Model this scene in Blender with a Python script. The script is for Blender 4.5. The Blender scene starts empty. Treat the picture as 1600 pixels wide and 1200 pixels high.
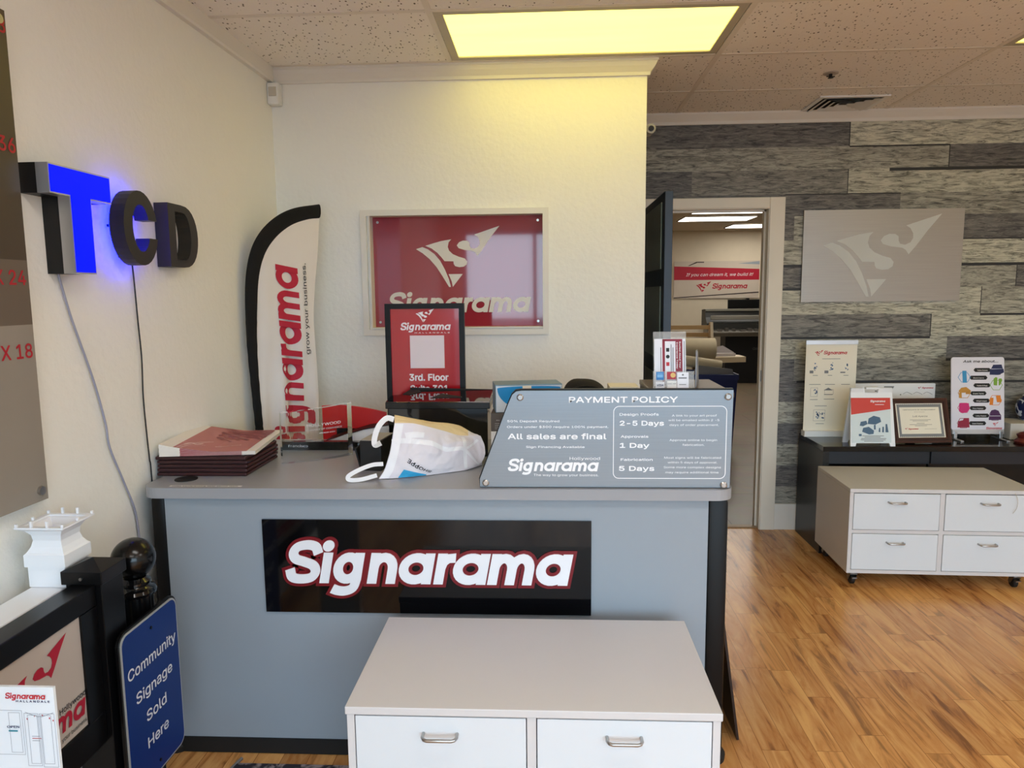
import bpy, bmesh, math, random
from mathutils import Vector, Matrix, noise
from mathutils.geometry import tessellate_polygon
random.seed(7)
S = bpy.context.scene
COL = S.collection
V = Vector

def lin(r, g, b):
    f = lambda v: v / 12.92 if v <= 0.04045 else ((v + 0.055) / 1.055) ** 2.4
    return (f(r / 255), f(g / 255), f(b / 255), 1.0)

# ------------------------------------------------------------------ camera
cam_d = bpy.data.cameras.new('camera')
cam = bpy.data.objects.new('camera', cam_d)
COL.objects.link(cam)
S.camera = cam
cam_d.sensor_width = 36.0
cam_d.lens = 1130 / 1600 * 36.0
cam_d.clip_start = 0.05
PITCH, YAW, ROLL, EYE = 0.1232, 0.0504, -0.0098, 1.51
fw = V((-math.sin(YAW) * math.cos(PITCH), math.cos(YAW) * math.cos(PITCH), -math.sin(PITCH)))
r0 = fw.cross(V((0, 0, 1))).normalized()
u0 = r0.cross(fw)
rt = math.cos(ROLL) * r0 + math.sin(ROLL) * u0
up = -math.sin(ROLL) * r0 + math.cos(ROLL) * u0
mw = Matrix((rt, up, -fw)).transposed().to_4x4()
mw.translation = V((0, 0, EYE))
cam.matrix_world = mw

# ------------------------------------------------------------------ light
W = bpy.data.worlds.new('daylight')
S.world = W
W.use_nodes = True
bg = W.node_tree.nodes['Background']
bg.inputs[0].default_value = (0.62, 0.83, 1.0, 1)
bg.inputs[1].default_value = 4.2
S.view_settings.view_transform = 'Standard'
S.view_settings.look = 'None'
S.view_settings.gamma = 1.0
S.view_settings.use_curve_mapping = False
S.view_settings.exposure = 0.75
S.cycles.use_denoising = True
S.cycles.max_bounces = 10
S.cycles.diffuse_bounces = 5
S.cycles.transparent_max_bounces = 12
S.cycles.sample_clamp_indirect = 6.0
LAMP_CEIL = 1.78      # yellow troffer diffusers
LAMP_ROOM = 5.2      # whiter troffers over the front of the shop
LAMP_BACK = 5.0      # tubes of the back room
pl = bpy.data.lights.new('storefront_daylight', 'AREA')
pl.shape = 'RECTANGLE'
pl.size, pl.size_y = 4.9, 2.2
po = bpy.data.objects.new('storefront_daylight', pl)
COL.objects.link(po)
po.location = (1.3, -2.66, 1.25)
po.rotation_euler = (math.radians(90), 0, 0)   # faces +Y, into the shop
pl.cycles.is_portal = True

# ------------------------------------------------------------------ materials
def nodes(name):
    m = bpy.data.materials.new(name)
    m.use_nodes = True
    nt = m.node_tree
    return m, nt, nt.nodes['Principled BSDF']

def M(name, rgb, rough=0.5, metal=0.0, bump=0.0, bscale=200.0, vary=0.04, vscale=8.0, coat=0.0, spec=0.5, trans=0.0, alpha=1.0, ior=1.45):
    """one-colour surface with slight tone variation and an optional fine bump"""
    m, nt, b = nodes(name)
    c = lin(*rgb)
    N, L = nt.nodes, nt.links
    tc = N.new('ShaderNodeTexCoord')
    nz = N.new('ShaderNodeTexNoise')
    nz.inputs['Scale'].default_value = vscale
    nz.inputs['Detail'].default_value = 3
    L.new(tc.outputs['Object'], nz.inputs['Vector'])
    mx = N.new('ShaderNodeMix')
    mx.data_type = 'RGBA'
    k0, k1 = 1 - vary, 1 + vary
    mx.inputs[6].default_value = (c[0] * k0, c[1] * k0, c[2] * k0, 1)
    mx.inputs[7].default_value = (min(1, c[0] * k1), min(1, c[1] * k1), min(1, c[2] * k1), 1)
    L.new(nz.outputs['Fac'], mx.inputs[0])
    L.new(mx.outputs[2], b.inputs['Base Color'])
    b.inputs['Roughness'].default_value = rough
    b.inputs['Metallic'].default_value = metal
    b.inputs['Specular IOR Level'].default_value = spec
    b.inputs['Coat Weight'].default_value = coat
    b.inputs['Coat Roughness'].default_value = 0.03
    b.inputs['IOR'].default_value = ior
    b.inputs['Transmission Weight'].default_value = trans
    b.inputs['Alpha'].default_value = alpha
    if bump:
        n2 = N.new('ShaderNodeTexNoise')
        n2.inputs['Scale'].default_value = bscale
        n2.inputs['Detail'].default_value = 4
        L.new(tc.outputs['Object'], n2.inputs['Vector'])
        bp = N.new('ShaderNodeBump')
        bp.inputs['Strength'].default_value = bump
        bp.inputs['Distance'].default_value = 0.004
        L.new(n2.outputs['Fac'], bp.inputs['Height'])
        L.new(bp.outputs['Normal'], b.inputs['Normal'])
    return m

def EM(name, rgb_lin, strength, base=(0.8, 0.8, 0.75)):
    m, nt, b = nodes(name)
    N, L = nt.nodes, nt.links
    tc = N.new('ShaderNodeTexCoord')
    wv = N.new('ShaderNodeTexNoise')
    wv.inputs['Scale'].default_value = 2.5
    mp = N.new('ShaderNodeMapping')
    mp.inputs['Scale'].default_value = (0.3, 3.0, 1)
    L.new(tc.outputs['Object'], mp.inputs[0])
    L.new(mp.outputs[0], wv.inputs['Vector'])
    mr = N.new('ShaderNodeMapRange')
    mr.inputs['To Min'].default_value = strength * 0.8
    mr.inputs['To Max'].default_value = strength * 1.2
    L.new(wv.outputs['Fac'], mr.inputs[0])
    L.new(mr.outputs[0], b.inputs['Emission Strength'])
    b.inputs['Base Color'].default_value = (*base, 1)
    b.inputs['Emission Color'].default_value = (*rgb_lin, 1)
    b.inputs['Specular IOR Level'].default_value = 0.1
    return m

def mat_ceiling():
    m, nt, b = nodes('ceiling_tile')
    N, L = nt.nodes, nt.links
    tc = N.new('ShaderNodeTexCoord')
    mp = N.new('ShaderNodeMapping')
    mp.inputs['Scale'].default_value = (1.0, 0.55, 1)
    L.new(tc.outputs['Object'], mp.inputs[0])
    vo = N.new('ShaderNodeTexVoronoi')
    vo.inputs['Scale'].default_value = 62
    L.new(mp.outputs[0], vo.inputs['Vector'])
    n1 = N.new('ShaderNodeTexNoise')
    n1.inputs['Scale'].default_value = 40
    L.new(tc.outputs['Object'], n1.inputs['Vector'])
    ad = N.new('ShaderNodeMath')
    ad.operation = 'MULTIPLY_ADD'
    ad.inputs[1].default_value = 0.5
    L.new(n1.outputs['Fac'], ad.inputs[0])
    L.new(vo.outputs['Distance'], ad.inputs[2])
    rp = N.new('ShaderNodeValToRGB')
    rp.color_ramp.elements[0].position = 0.39
    rp.color_ramp.elements[0].color = lin(95, 82, 66)
    rp.color_ramp.elements[1].position = 0.46
    rp.color_ramp.elements[1].color = lin(240, 234, 226)
    L.new(ad.outputs[0], rp.inputs[0])
    L.new(rp.outputs[0], b.inputs['Base Color'])
    b.inputs['Roughness'].default_value = 0.95
    bp = N.new('ShaderNodeBump')
    bp.inputs['Strength'].default_value = 0.5
    bp.inputs['Distance'].default_value = 0.003
    L.new(ad.outputs[0], bp.inputs['Height'])
    L.new(bp.outputs[0], b.inputs['Normal'])
    return m

def mat_floor():
    """strip laminate: boards run away from the camera, each with its own tone and dark grain"""
    m, nt, b = nodes('laminate_floor')
    N, L = nt.nodes, nt.links
    tc = N.new('ShaderNodeTexCoord')
    mp = N.new('ShaderNodeMapping')
    mp.inputs['Rotation'].default_value = (0, 0, math.radians(90))
    L.new(tc.outputs['Object'], mp.inputs[0])
    def brick(bias, c1, c2):
        br = N.new('ShaderNodeTexBrick')
        br.offset = 0.37
        br.offset_frequency = 2
        br.squash = 1.35
        br.squash_frequency = 3
        br.inputs['Color1'].default_value = c1
        br.inputs['Color2'].default_value = c2
        br.inputs['Mortar'].default_value = lin(130, 82, 44)
        br.inputs['Scale'].default_value = 1.0
        br.inputs['Mortar Size'].default_value = 0.0009
        br.inputs['Mortar Smooth'].default_value = 0.2
        br.inputs['Bias'].default_value = bias
        br.inputs['Brick Width'].default_value = 0.52
        br.inputs['Row Height'].default_value = 0.088
        L.new(mp.outputs[0], br.inputs['Vector'])
        return br
    br = brick(0.0, lin(234, 178, 110), lin(150, 92, 48))
    rnd = brick(0.0, (0, 0, 0, 1), (1, 1, 1, 1))
    rnd.inputs['Mortar Size'].default_value = 0.0
    # grain: noise stretched along the board, shifted per board
    sc = N.new('ShaderNodeMapping')
    sc.inputs['Scale'].default_value = (1.7, 13, 1)
    L.new(mp.outputs[0], sc.inputs[0])
    ml = N.new('ShaderNodeVectorMath')
    ml.operation = 'MULTIPLY_ADD'
    ml.inputs[1].default_value = (7, 31, 5)
    L.new(rnd.outputs['Color'], ml.inputs[0])
    L.new(sc.outputs[0], ml.inputs[2])
    g = N.new('ShaderNodeTexNoise')
    g.inputs['Scale'].default_value = 1.6
    g.inputs['Detail'].default_value = 9
    g.inputs['Roughness'].default_value = 0.62
    g.inputs['Distortion'].default_value = 0.9
    L.new(ml.outputs[0], g.inputs['Vector'])
    rp = N.new('ShaderNodeValToRGB')
    e = rp.color_ramp.elements
    e[0].position = 0.35
    e[0].color = lin(88, 50, 26)
    e[1].position = 0.62
    e[1].color = lin(244, 192, 122)
    e2 = rp.color_ramp.elements.new(0.45)
    e2.color = lin(206, 142, 80)
    L.new(g.outputs['Fac'], rp.inputs[0])
    mx = N.new('ShaderNodeMix')
    mx.data_type = 'RGBA'
    mx.inputs[0].default_value = 0.55
    L.new(br.outputs['Color'], mx.inputs[6])
    L.new(rp.outputs[0], mx.inputs[7])
    # keep seams dark
    mx2 = N.new('ShaderNodeMix')
    mx2.data_type = 'RGBA'
    L.new(br.outputs['Fac'], mx2.inputs[0])
    L.new(mx.outputs[2], mx2.inputs[6])
    mx2.inputs[7].default_value = lin(136, 88, 48)
    L.new(mx2.outputs[2], b.inputs['Base Color'])
    b.inputs['Roughness'].default_value = 0.26
    b.inputs['Specular IOR Level'].default_value = 0.45
    return m

def mat_mural():
    """printed plank wallpaper: tone and grain offset come from the colour stored per plank"""
    m, nt, b = nodes('plank_mural')
    N, L = nt.nodes, nt.links
    tc = N.new('ShaderNodeTexCoord')
    at = N.new('ShaderNodeAttribute')
    at.attribute_name = 'tone'
    sp = N.new('ShaderNodeSeparateColor')
    L.new(at.outputs['Color'], sp.inputs[0])
    off = N.new('ShaderNodeVectorMath')
    off.operation = 'MULTIPLY_ADD'
    off.inputs[1].default_value = (3, 40, 0)
    L.new(at.outputs['Color'], off.inputs[0])
    mp = N.new('ShaderNodeMapping')
    mp.inputs['Scale'].default_value = (6, 1, 40)
    L.new(tc.outputs['Object'], mp.inputs[0])
    L.new(mp.outputs[0], off.inputs[2])
    g = N.new('ShaderNodeTexNoise')
    g.inputs['Scale'].default_value = 1.5
    g.inputs['Detail'].default_value = 10
    g.inputs['Roughness'].default_value = 0.75
    g.inputs['Distortion'].default_value = 1.1
    L.new(off.outputs[0], g.inputs['Vector'])
    r1 = N.new('ShaderNodeValToRGB')      # dark planks
    r1.color_ramp.elements[0].position = 0.38
    r1.color_ramp.elements[0].color = lin(48, 48, 52)
    r1.color_ramp.elements[1].position = 0.68
    r1.color_ramp.elements[1].color = lin(138, 134, 130)
    r2 = N.new('ShaderNodeValToRGB')      # pale planks
    r2.color_ramp.elements[0].position = 0.36
    r2.color_ramp.elements[0].color = lin(84, 82, 74)
    r2.color_ramp.elements[1].position = 0.56
    r2.color_ramp.elements[1].color = lin(236, 234, 212)
    L.new(g.outputs['Fac'], r1.inputs[0])
    L.new(g.outputs['Fac'], r2.inputs[0])
    mx = N.new('ShaderNodeMix')
    mx.data_type = 'RGBA'
    L.new(sp.outputs[0], mx.inputs[0])
    L.new(r1.outputs[0], mx.inputs[6])
    L.new(r2.outputs[0], mx.inputs[7])
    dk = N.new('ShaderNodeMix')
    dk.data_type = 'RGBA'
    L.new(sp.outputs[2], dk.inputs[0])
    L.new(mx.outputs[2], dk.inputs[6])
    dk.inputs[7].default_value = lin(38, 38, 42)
    L.new(dk.outputs[2], b.inputs['Base Color'])
    b.inputs['Roughness'].default_value = 0.55
    return m

def mat_brushed(name, rgb, axis=(2, 2, 300), rough=0.32, metal=0.75):
    m, nt, b = nodes(name)
    N, L = nt.nodes, nt.links
    tc = N.new('ShaderNodeTexCoord')
    mp = N.new('ShaderNodeMapping')
    mp.inputs['Scale'].default_value = axis
    L.new(tc.outputs['Object'], mp.inputs[0])
    g = N.new('ShaderNodeTexNoise')
    g.inputs['Scale'].default_value = 3
    L.new(mp.outputs[0], g.inputs['Vector'])
    mx = N.new('ShaderNodeMix')
    mx.data_type = 'RGBA'
    c = lin(*rgb)
    mx.inputs[6].default_value = (c[0] * .88, c[1] * .88, c[2] * .88, 1)
    mx.inputs[7].default_value = (min(1, c[0] * 1.1), min(1, c[1] * 1.1), min(1, c[2] * 1.1), 1)
    L.new(g.outputs['Fac'], mx.inputs[0])
    L.new(mx.outputs[2], b.inputs['Base Color'])
    b.inputs['Roughness'].default_value = rough
    b.inputs['Metallic'].default_value = metal
    return m

def mat_tile():
    m, nt, b = nodes('grey_tile_floor')
    N, L = nt.nodes, nt.links
    tc = N.new('ShaderNodeTexCoord')
    br = N.new('ShaderNodeTexBrick')
    br.offset = 0.5
    br.inputs['Color1'].default_value = lin(150, 132, 108)
    br.inputs['Color2'].default_value = lin(138, 122, 100)
    br.inputs['Mortar'].default_value = lin(96, 84, 68)
    br.inputs['Scale'].default_value = 1
    br.inputs['Mortar Size'].default_value = 0.004
    br.inputs['Brick Width'].default_value = 1.2
    br.inputs['Row Height'].default_value = 0.9
    L.new(tc.outputs['Object'], br.inputs['Vector'])
    g = N.new('ShaderNodeTexNoise')
    g.inputs['Scale'].default_value = 3
    g.inputs['Detail'].default_value = 8
    g.inputs['Distortion'].default_value = 2
    L.new(tc.outputs['Object'], g.inputs['Vector'])
    mx = N.new('ShaderNodeMix')
    mx.data_type = 'RGBA'
    mx.blend_type = 'MULTIPLY'
    mx.inputs[0].default_value = 0.5
    L.new(br.outputs['Color'], mx.inputs[6])
    L.new(g.outputs['Color'], mx.inputs[7])
    L.new(br.outputs['Color'], mx.inputs[6])
    L.new(mx.outputs[2], b.inputs['Base Color'])
    b.inputs['Roughness'].default_value = 0.35
    return m

def mat_rug():
    m, nt, b = nodes('rug_pattern')
    N, L = nt.nodes, nt.links
    tc = N.new('ShaderNodeTexCoord')
    g = N.new('ShaderNodeTexNoise')
    g.inputs['Scale'].default_value = 16
    g.inputs['Detail'].default_value = 5
    g.inputs['Distortion'].default_value = 2.5
    L.new(tc.outputs['Object'], g.inputs['Vector'])
    rp = N.new('ShaderNodeValToRGB')
    rp.color_ramp.elements[0].position = 0.44
    rp.color_ramp.elements[0].color = lin(40, 36, 46)
    rp.color_ramp.elements[1].position = 0.58
    rp.color_ramp.elements[1].color = lin(150, 138, 138)
    L.new(g.outputs['Fac'], rp.inputs[0])
    L.new(rp.outputs[0], b.inputs['Base Color'])
    b.inputs['Roughness'].default_value = 0.95
    return m

def mat_porcelain():
    m, nt, b = nodes('blue_white_porcelain')
    N, L = nt.nodes, nt.links
    tc = N.new('ShaderNodeTexCoord')
    w = N.new('ShaderNodeTexWave')
    w.inputs['Scale'].default_value = 14
    w.inputs['Distortion'].default_value = 9
    w.inputs['Detail'].default_value = 2
    L.new(tc.outputs['Object'], w.inputs['Vector'])
    rp = N.new('ShaderNodeValToRGB')
    rp.color_ramp.elements[0].position = 0.62
    rp.color_ramp.elements[0].color = lin(30, 38, 82)
    rp.color_ramp.elements[1].position = 0.75
    rp.color_ramp.elements[1].color = lin(205, 212, 230)
    L.new(w.outputs['Fac'], rp.inputs[0])
    L.new(rp.outputs[0], b.inputs['Base Color'])
    b.inputs['Roughness'].default_value = 0.15
    return m

wall_paint = M('wall_paint', (238, 237, 231), 0.75, bump=0.55, bscale=42, vary=0.015)
trim_paint = M('trim_paint', (226, 222, 214), 0.45, vary=0.02)
gloss_white = M('white_laminate', (210, 208, 209), 0.42, vary=0.015)
drawer_white = M('drawer_front_white', (216, 222, 228), 0.4, vary=0.01)
chrome = M('satin_nickel', (176, 172, 168), 0.28, metal=1.0)
steel = M('steel', (150, 150, 152), 0.3, metal=1.0)
alum = M('brushed_aluminium', (196, 198, 202), 0.35, metal=0.9)
black_gloss = M('black_gloss', (10, 10, 12), 0.08, coat=0.3)
black_satin = M('black_satin', (12, 12, 13), 0.42, spec=0.3)
black_matte = M('black_matte', (22, 21, 21), 0.7)
black_wood = M('black_brown_wood', (24, 22, 21), 0.3, vary=0.12)
black_fabric = M('black_fabric', (14, 14, 15), 0.9, bump=0.4, bscale=300)
grey_lam = M('counter_grey_laminate', (147, 157, 167), 0.4, vary=0.02)
grey_top = M('counter_top_laminate', (154, 156, 161), 0.3, vary=0.02)
white_print = M('white_print', (240, 240, 242), 0.5, vary=0.0)
white_paper = M('white_paper', (238, 236, 232), 0.7, vary=0.02)
cream_paper = M('cream_paper', (236, 230, 214), 0.7, vary=0.02)
red_print = M('red_print', (190, 28, 44), 0.45, vary=0.03)
dark_red = M('dark_red_print', (122, 20, 34), 0.45, vary=0.03)
black_print = M('black_print', (18, 18, 20), 0.5, vary=0.0)
grey_print = M('grey_print', (120, 122, 126), 0.6, vary=0.0)
navy_print = M('navy_print', (28, 46, 96), 0.5, vary=0.02)
blue_print = M('light_blue_print', (60, 160, 215), 0.5, vary=0.03)
acrylic = M('clear_acrylic', (250, 252, 252), 0.02, trans=1.0, ior=1.3, vary=0.0)
white_plastic = M('white_plastic', (232, 232, 230), 0.4, vary=0.015)
vinyl = M('white_vinyl', (236, 240, 246), 0.35, vary=0.01)
rubber = M('black_rubber', (24, 24, 24), 0.6)
wood_rail = M('birch_rail', (190, 155, 105), 0.5, vary=0.1)
kraft = M('cream_roll_paper', (226, 208, 170), 0.6, vary=0.02)

# ------------------------------------------------------------------ geometry collector
TCACHE = {}
try:                                     # the plain grotesque that ships inside Blender, else its default font
    SANS = bpy.data.fonts.load(bpy.utils.system_resource('DATAFILES', path='fonts') + '/Inter.woff2')
except Exception:
    SANS = None
def text2d(s):
    """outlines of a line of text, each outer contour filled with its own holes (the glyph parts may overlap)"""
    if s in TCACHE:
        return TCACHE[s]
    c = bpy.data.curves.new('t', 'FONT')
    c.body = s
    c.size = 1.0
    if SANS:
        c.font = SANS
    c.dimensions = '2D'
    c.fill_mode = 'NONE'
    c.resolution_u = 3
    o = bpy.data.objects.new('t', c)
    COL.objects.link(o)
    dg = bpy.context.evaluated_depsgraph_get()
    me = bpy.data.meshes.new_from_object(o.evaluated_get(dg))
    nb = {}
    for e in me.edges:
        a, b = e.vertices
        nb.setdefault(a, []).append(b)
        nb.setdefault(b, []).append(a)
    P = [(v.co.x, v.co.y) for v in me.vertices]
    # walk in stored order so that the winding of the outline is kept
    loops, seen = [], set()
    for st in sorted(nb):
        if st in seen:
            continue
        lp, cur, prev = [st], min(nb[st]), st
        seen.add(st)
        while cur != st and cur not in seen:
            seen.add(cur)
            lp.append(cur)
            nx = [q for q in nb[cur] if q != prev]
            prev, cur = cur, (nx[0] if nx else st)
        if len(lp) > 2:
            loops.append([P[k] for k in lp])
    bpy.data.objects.remove(o)
    bpy.data.curves.remove(c)
    bpy.data.meshes.remove(me)
    area = lambda L: sum(L[k - 1][0] * L[k][1] - L[k][0] * L[k - 1][1] for k in range(len(L))) / 2
    def inside(p, L):
        r = False
        for k in range(len(L)):
            (x1, y1), (x2, y2) = L[k - 1], L[k]
            if (y1 > p[1]) != (y2 > p[1]) and p[0] < (x2 - x1) * (p[1] - y1) / (y2 - y1) + x1:
                r = not r
        return r
    ars = [area(L) for L in loops]
    out = []
    if loops:
        big = max(range(len(loops)), key=lambda k: abs(ars[k]))
        sg = 1 if ars[big] > 0 else -1
        outer = [k for k in range(len(loops)) if ars[k] * sg > 0]
        holes = {k: [] for k in outer}
        for k in range(len(loops)):
            if ars[k] * sg > 0:
                continue
            cand = [q for q in outer if inside(loops[k][0], loops[q])]
            if cand:
                holes[min(cand, key=lambda q: abs(ars[q]))].append(k)
        for q in outer:
            rings = [loops[q]] + [loops[k] for k in holes[q]]
            tri = tessellate_polygon([[V((x, y, 0)) for x, y in r] for r in rings])
            out.append(([p for r in rings for p in r], tri))
    TCACHE[s] = out
    return out

class Fr:
    """a flat local frame: origin, u (right), v (up), n (out of the face)"""
    def __init__(s, o, u, v):
        s.o, s.u, s.v = V(o), V(u).normalized(), V(v).normalized()
        s.n = s.u.cross(s.v).normalized()
    def p(s, x, y, d=0.0):
        return s.o + s.u * x + s.v * y + s.n * d

def catmull(pts, n=6):
    out = []
    P = [V(p) for p in pts]
    P = [2 * P[0] - P[1]] + P + [2 * P[-1] - P[-2]]
    for i in range(1, len(P) - 2):
        a, b, c, d = P[i - 1:i + 3]
        for k in range(n):
            t = k / n
            out.append(0.5 * ((2 * b) + (c - a) * t + (2 * a - 5 * b + 4 * c - d) * t * t + (3 * b - a - 3 * c + d) * t ** 3))
    out.append(P[-2])
    return out

# the red-and-white company mark, traced once; (0..1 wide)
LOGO = [
    [(512, 418), (560, 448), (610, 490), (660, 548), (700, 610), (730, 660), (752, 697), (766, 697), (752, 640), (724, 570), (690, 505), (648, 455), (600, 420), (560, 404)],
    [(582, 395), (640, 378), (700, 362), (775, 350), (755, 372), (748, 405), (757, 432), (785, 458), (830, 478), (872, 490), (890, 512), (885, 535), (862, 550), (830, 553), (800, 545), (790, 530), (788, 510), (722, 508), (700, 480), (668, 445), (628, 415)],
    [(1130, 258), (945, 318), (968, 332), (984, 360), (985, 385), (972, 408), (945, 420), (918, 415), (910, 398), (908, 375), (890, 362), (860, 361), (832, 372), (815, 395), (828, 415), (870, 428), (930, 436), (950, 448), (966, 472), (1000, 430), (1060, 345)],
    [(750, 603), (855, 603), (780, 697), (772, 655)],
]
LW, LX, LY = 618.0, 512.0, 697.0

class G:
    def __init__(s):
        s.bm = bmesh.new()
    def face(s, pts):
        vs = [s.bm.verts.new(V(p)) for p in pts]
        try:
            return s.bm.faces.new(vs)
        except ValueError:
            return None
    def box(s, x0, x1, y0, y1, z0, z1, bev=0.0, rot=None, seg=2):
        r = bmesh.ops.create_cube(s.bm, size=1.0)
        vs = r['verts']
        c = V(((x0 + x1) / 2, (y0 + y1) / 2, (z0 + z1) / 2))
        d = V((x1 - x0, y1 - y0, z1 - z0))
        for v in vs:
            v.co = V((v.co.x * d.x, v.co.y * d.y, v.co.z * d.z))
        if bev:
            es = list({e for v in vs for e in v.link_edges})
            b = bmesh.ops.bevel(s.bm, geom=es, offset=bev, segments=seg, profile=0.5, affect='EDGES')
            vs = list({v for f in b['faces'] for v in f.verts} | {v for v in vs if v.is_valid})
        if rot is not None:
            for v in vs:
                v.co = rot @ v.co
        for v in vs:
            v.co = v.co + c
        return s
    def fbox(s, F, x0, x1, y0, y1, d0, d1):
        """box in a frame"""
        c = [F.p(x, y, d) for d in (d0, d1) for (x, y) in ((x0, y0), (x1, y0), (x1, y1), (x0, y1))]
        v = [s.bm.verts.new(p) for p in c]
        for q in ((3, 2, 1, 0), (4, 5, 6, 7), (0, 1, 5, 4), (1, 2, 6, 5), (2, 3, 7, 6), (3, 0, 4, 7)):
            s.bm.faces.new([v[i] for i in q])
        return s
    def poly(s, F, pts, d0, d1=None):
        """flat polygon at d0, or a slab between d0 and d1"""
        p2 = [V((p[0], p[1], 0)) for p in pts]
        tris = tessellate_polygon([p2])
        lv = [(d0 if d1 is None else d1)] + ([] if d1 is None else [d0])
        rings = []
        for k, d in enumerate(lv):
            vs = [s.bm.verts.new(F.p(p[0], p[1], d)) for p in pts]
            rings.append(vs)
            for t in tris:
                try:
                    f = s.bm.faces.new([vs[i] for i in t])
                    f.normal_update()
                    if (f.normal.dot(F.n) < 0) == (k == 0):
                        f.normal_flip()
                except ValueError:
                    pass
        if len(rings) == 2:
            a, b = rings
            n = len(a)
            for i in range(n):
                j = (i + 1) % n
                s.bm.faces.new((b[i], b[j], a[j], a[i]))
        return s
    def rect(s, F, x0, x1, y0, y1, d):
        return s.poly(F, [(x0, y0), (x1, y0), (x1, y1), (x0, y1)], d)
    def rrect(s, F, x0, x1, y0, y1, r, d0, d1=None, n=6):
        pts = []
        for cx, cy, a in ((x1 - r, y0 + r, -90), (x1 - r, y1 - r, 0), (x0 + r, y1 - r, 90), (x0 + r, y0 + r, 180)):
            for k in range(n + 1):
                t = math.radians(a + 90 * k / n)
                pts.append((cx + r * math.cos(t), cy + r * math.sin(t)))
        return s.poly(F, pts, d0, d1)
    def ring(s, F, x0, x1, y0, y1, w, d0, d1=None):
        """rectangular frame of width w"""
        for a in ((x0, x1, y0, y0 + w), (x0, x1, y1 - w, y1), (x0, x0 + w, y0 + w, y1 - w), (x1 - w, x1, y0 + w, y1 - w)):
            if d1 is None:
                s.rect(F, *a, d0)
            else:
                s.fbox(F, *a, d0, d1)
        return s
    def disc(s, F, x, y, r, d0, d1=None, n=20):
        return s.poly(F, [(x + r * math.cos(2 * math.pi * k / n), y + r * math.sin(2 * math.pi * k / n)) for k in range(n)], d0, d1)
    def stroke(s, F, pts, w, d0, d1=None, cap=0.0, fn=None):
        """ribbon of half width w along a 2D path"""
        P = [V((p[0], p[1], 0)) for p in pts]
        n = len(P)
        L, R = [], []
        for i, p in enumerate(P):
            t = (P[min(i + 1, n - 1)] - P[max(i - 1, 0)]).normalized()
            nn = V((-t.y, t.x, 0))
            q = p - t * cap if i == 0 else (p + t * cap if i == n - 1 else p)
            L.append(q + nn * w)
            R.append(q - nn * w)
        m = fn or (lambda x, y: (x, y))
        for i in range(n - 1):
            quad = [m(v.x, v.y) for v in (R[i], R[i + 1], L[i + 1], L[i])]
            s.poly(F, quad, d0, d1)
        return s
    def logo(s, F, x, y, w, d, d1=None):
        k = w / LW
        for pl_ in LOGO:
            s.poly(F, [(x + (a - LX) * k, y + (LY - b) * k) for a, b in pl_], d, d1)
        return s
    def word(s, F, x, y, w, d0, d1=None, grow=0.0, upto=9, first=0, hscale=1.0):
        """the nine-letter company wordmark, heavy italic with one-storey a"""
        H = 0.14 + grow
        k = w / 9.45
        fn = lambda a, b: (x + (a + 0.19 * b) * k, y + b * k * hscale)
        lift = [0.0]                     # strokes overlap: each lies a hair above the last
        def st(pts, cap=0.0):
            lift[0] += 0.00006
            s.stroke(F, pts, H, d0 + lift[0], None if d1 is None else d1 + lift[0], cap=cap + grow, fn=fn)
        def bowl(l, r):
            cx, rx = (l + 0.14 + r) / 2, (r - l - 0.14) / 2
            st([(cx + rx * math.cos(2 * math.pi * i / 26), 0.5 + 0.37 * math.sin(2 * math.pi * i / 26)) for i in range(27)], -grow)
        def arch(c1, c2):
            mx = (c1 + c2) / 2
            rr = (c2 - c1) / 2
            st([(c1, 0.45)] + [(mx - rr * math.cos(math.pi * i / 10), 0.5 + 0.37 * math.sin(math.pi * i / 10)) for i in range(11)] + [(c2, 0.25), (c2, 0.0)])
        def dot(cx, cy, r):
            lift[0] += 0.00006
            s.poly(F, [fn(cx + (r + grow) * math.cos(2 * math.pi * i / 18), cy + (r + grow) * math.sin(2 * math.pi * i / 18)) for i in range(18)], d0 + lift[0], None if d1 is None else d1 + lift[0])
        gl = []
        gl.append(lambda: st(catmull([(0.98, 0.98), (0.86, 1.2), (0.6, 1.27), (0.28, 1.2), (0.16, 1.0), (0.26, 0.8), (0.56, 0.7), (0.86, 0.58), (0.97, 0.38), (0.86, 0.18), (0.55, 0.12), (0.24, 0.18), (0.12, 0.44)], 5)))
        gl.append(lambda: (st([(1.31, 0.0), (1.31, 1.0)]), dot(1.28, 1.24, 0.175)))
        gl.append(lambda: (bowl(1.56, 2.35), st([(2.35, 1.0), (2.35, 0.5)] + catmull([(2.35, 0.1), (2.28, -0.16), (2.05, -0.27), (1.8, -0.26), (1.62, -0.2)], 5))))
        gl.append(lambda: (st([(2.87, 0.0), (2.87, 1.0)]), arch(2.87, 3.48)))
        gl.append(lambda: (bowl(3.70, 4.64), st([(4.64, 0.0), (4.64, 1.0)])))
        gl.append(lambda: (st([(5.04, 0.0), (5.04, 1.0)]), st([(5.04, 0.5), (5.1, 0.72), (5.25, 0.85), (5.46, 0.87)])))
        gl.append(lambda: (bowl(5.46, 6.42), st([(6.42, 0.0), (6.42, 1.0)])))
        gl.append(lambda: (st([(6.78, 0.0), (6.78, 1.0)]), arch(6.78, 7.34), arch(7.34, 7.9)))
        gl.append(lambda: (bowl(8.13, 9.05), st([(9.05, 0.0), (9.05, 1.0)])))
        for f in gl[first:upto]:
            f()
        return s
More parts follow.
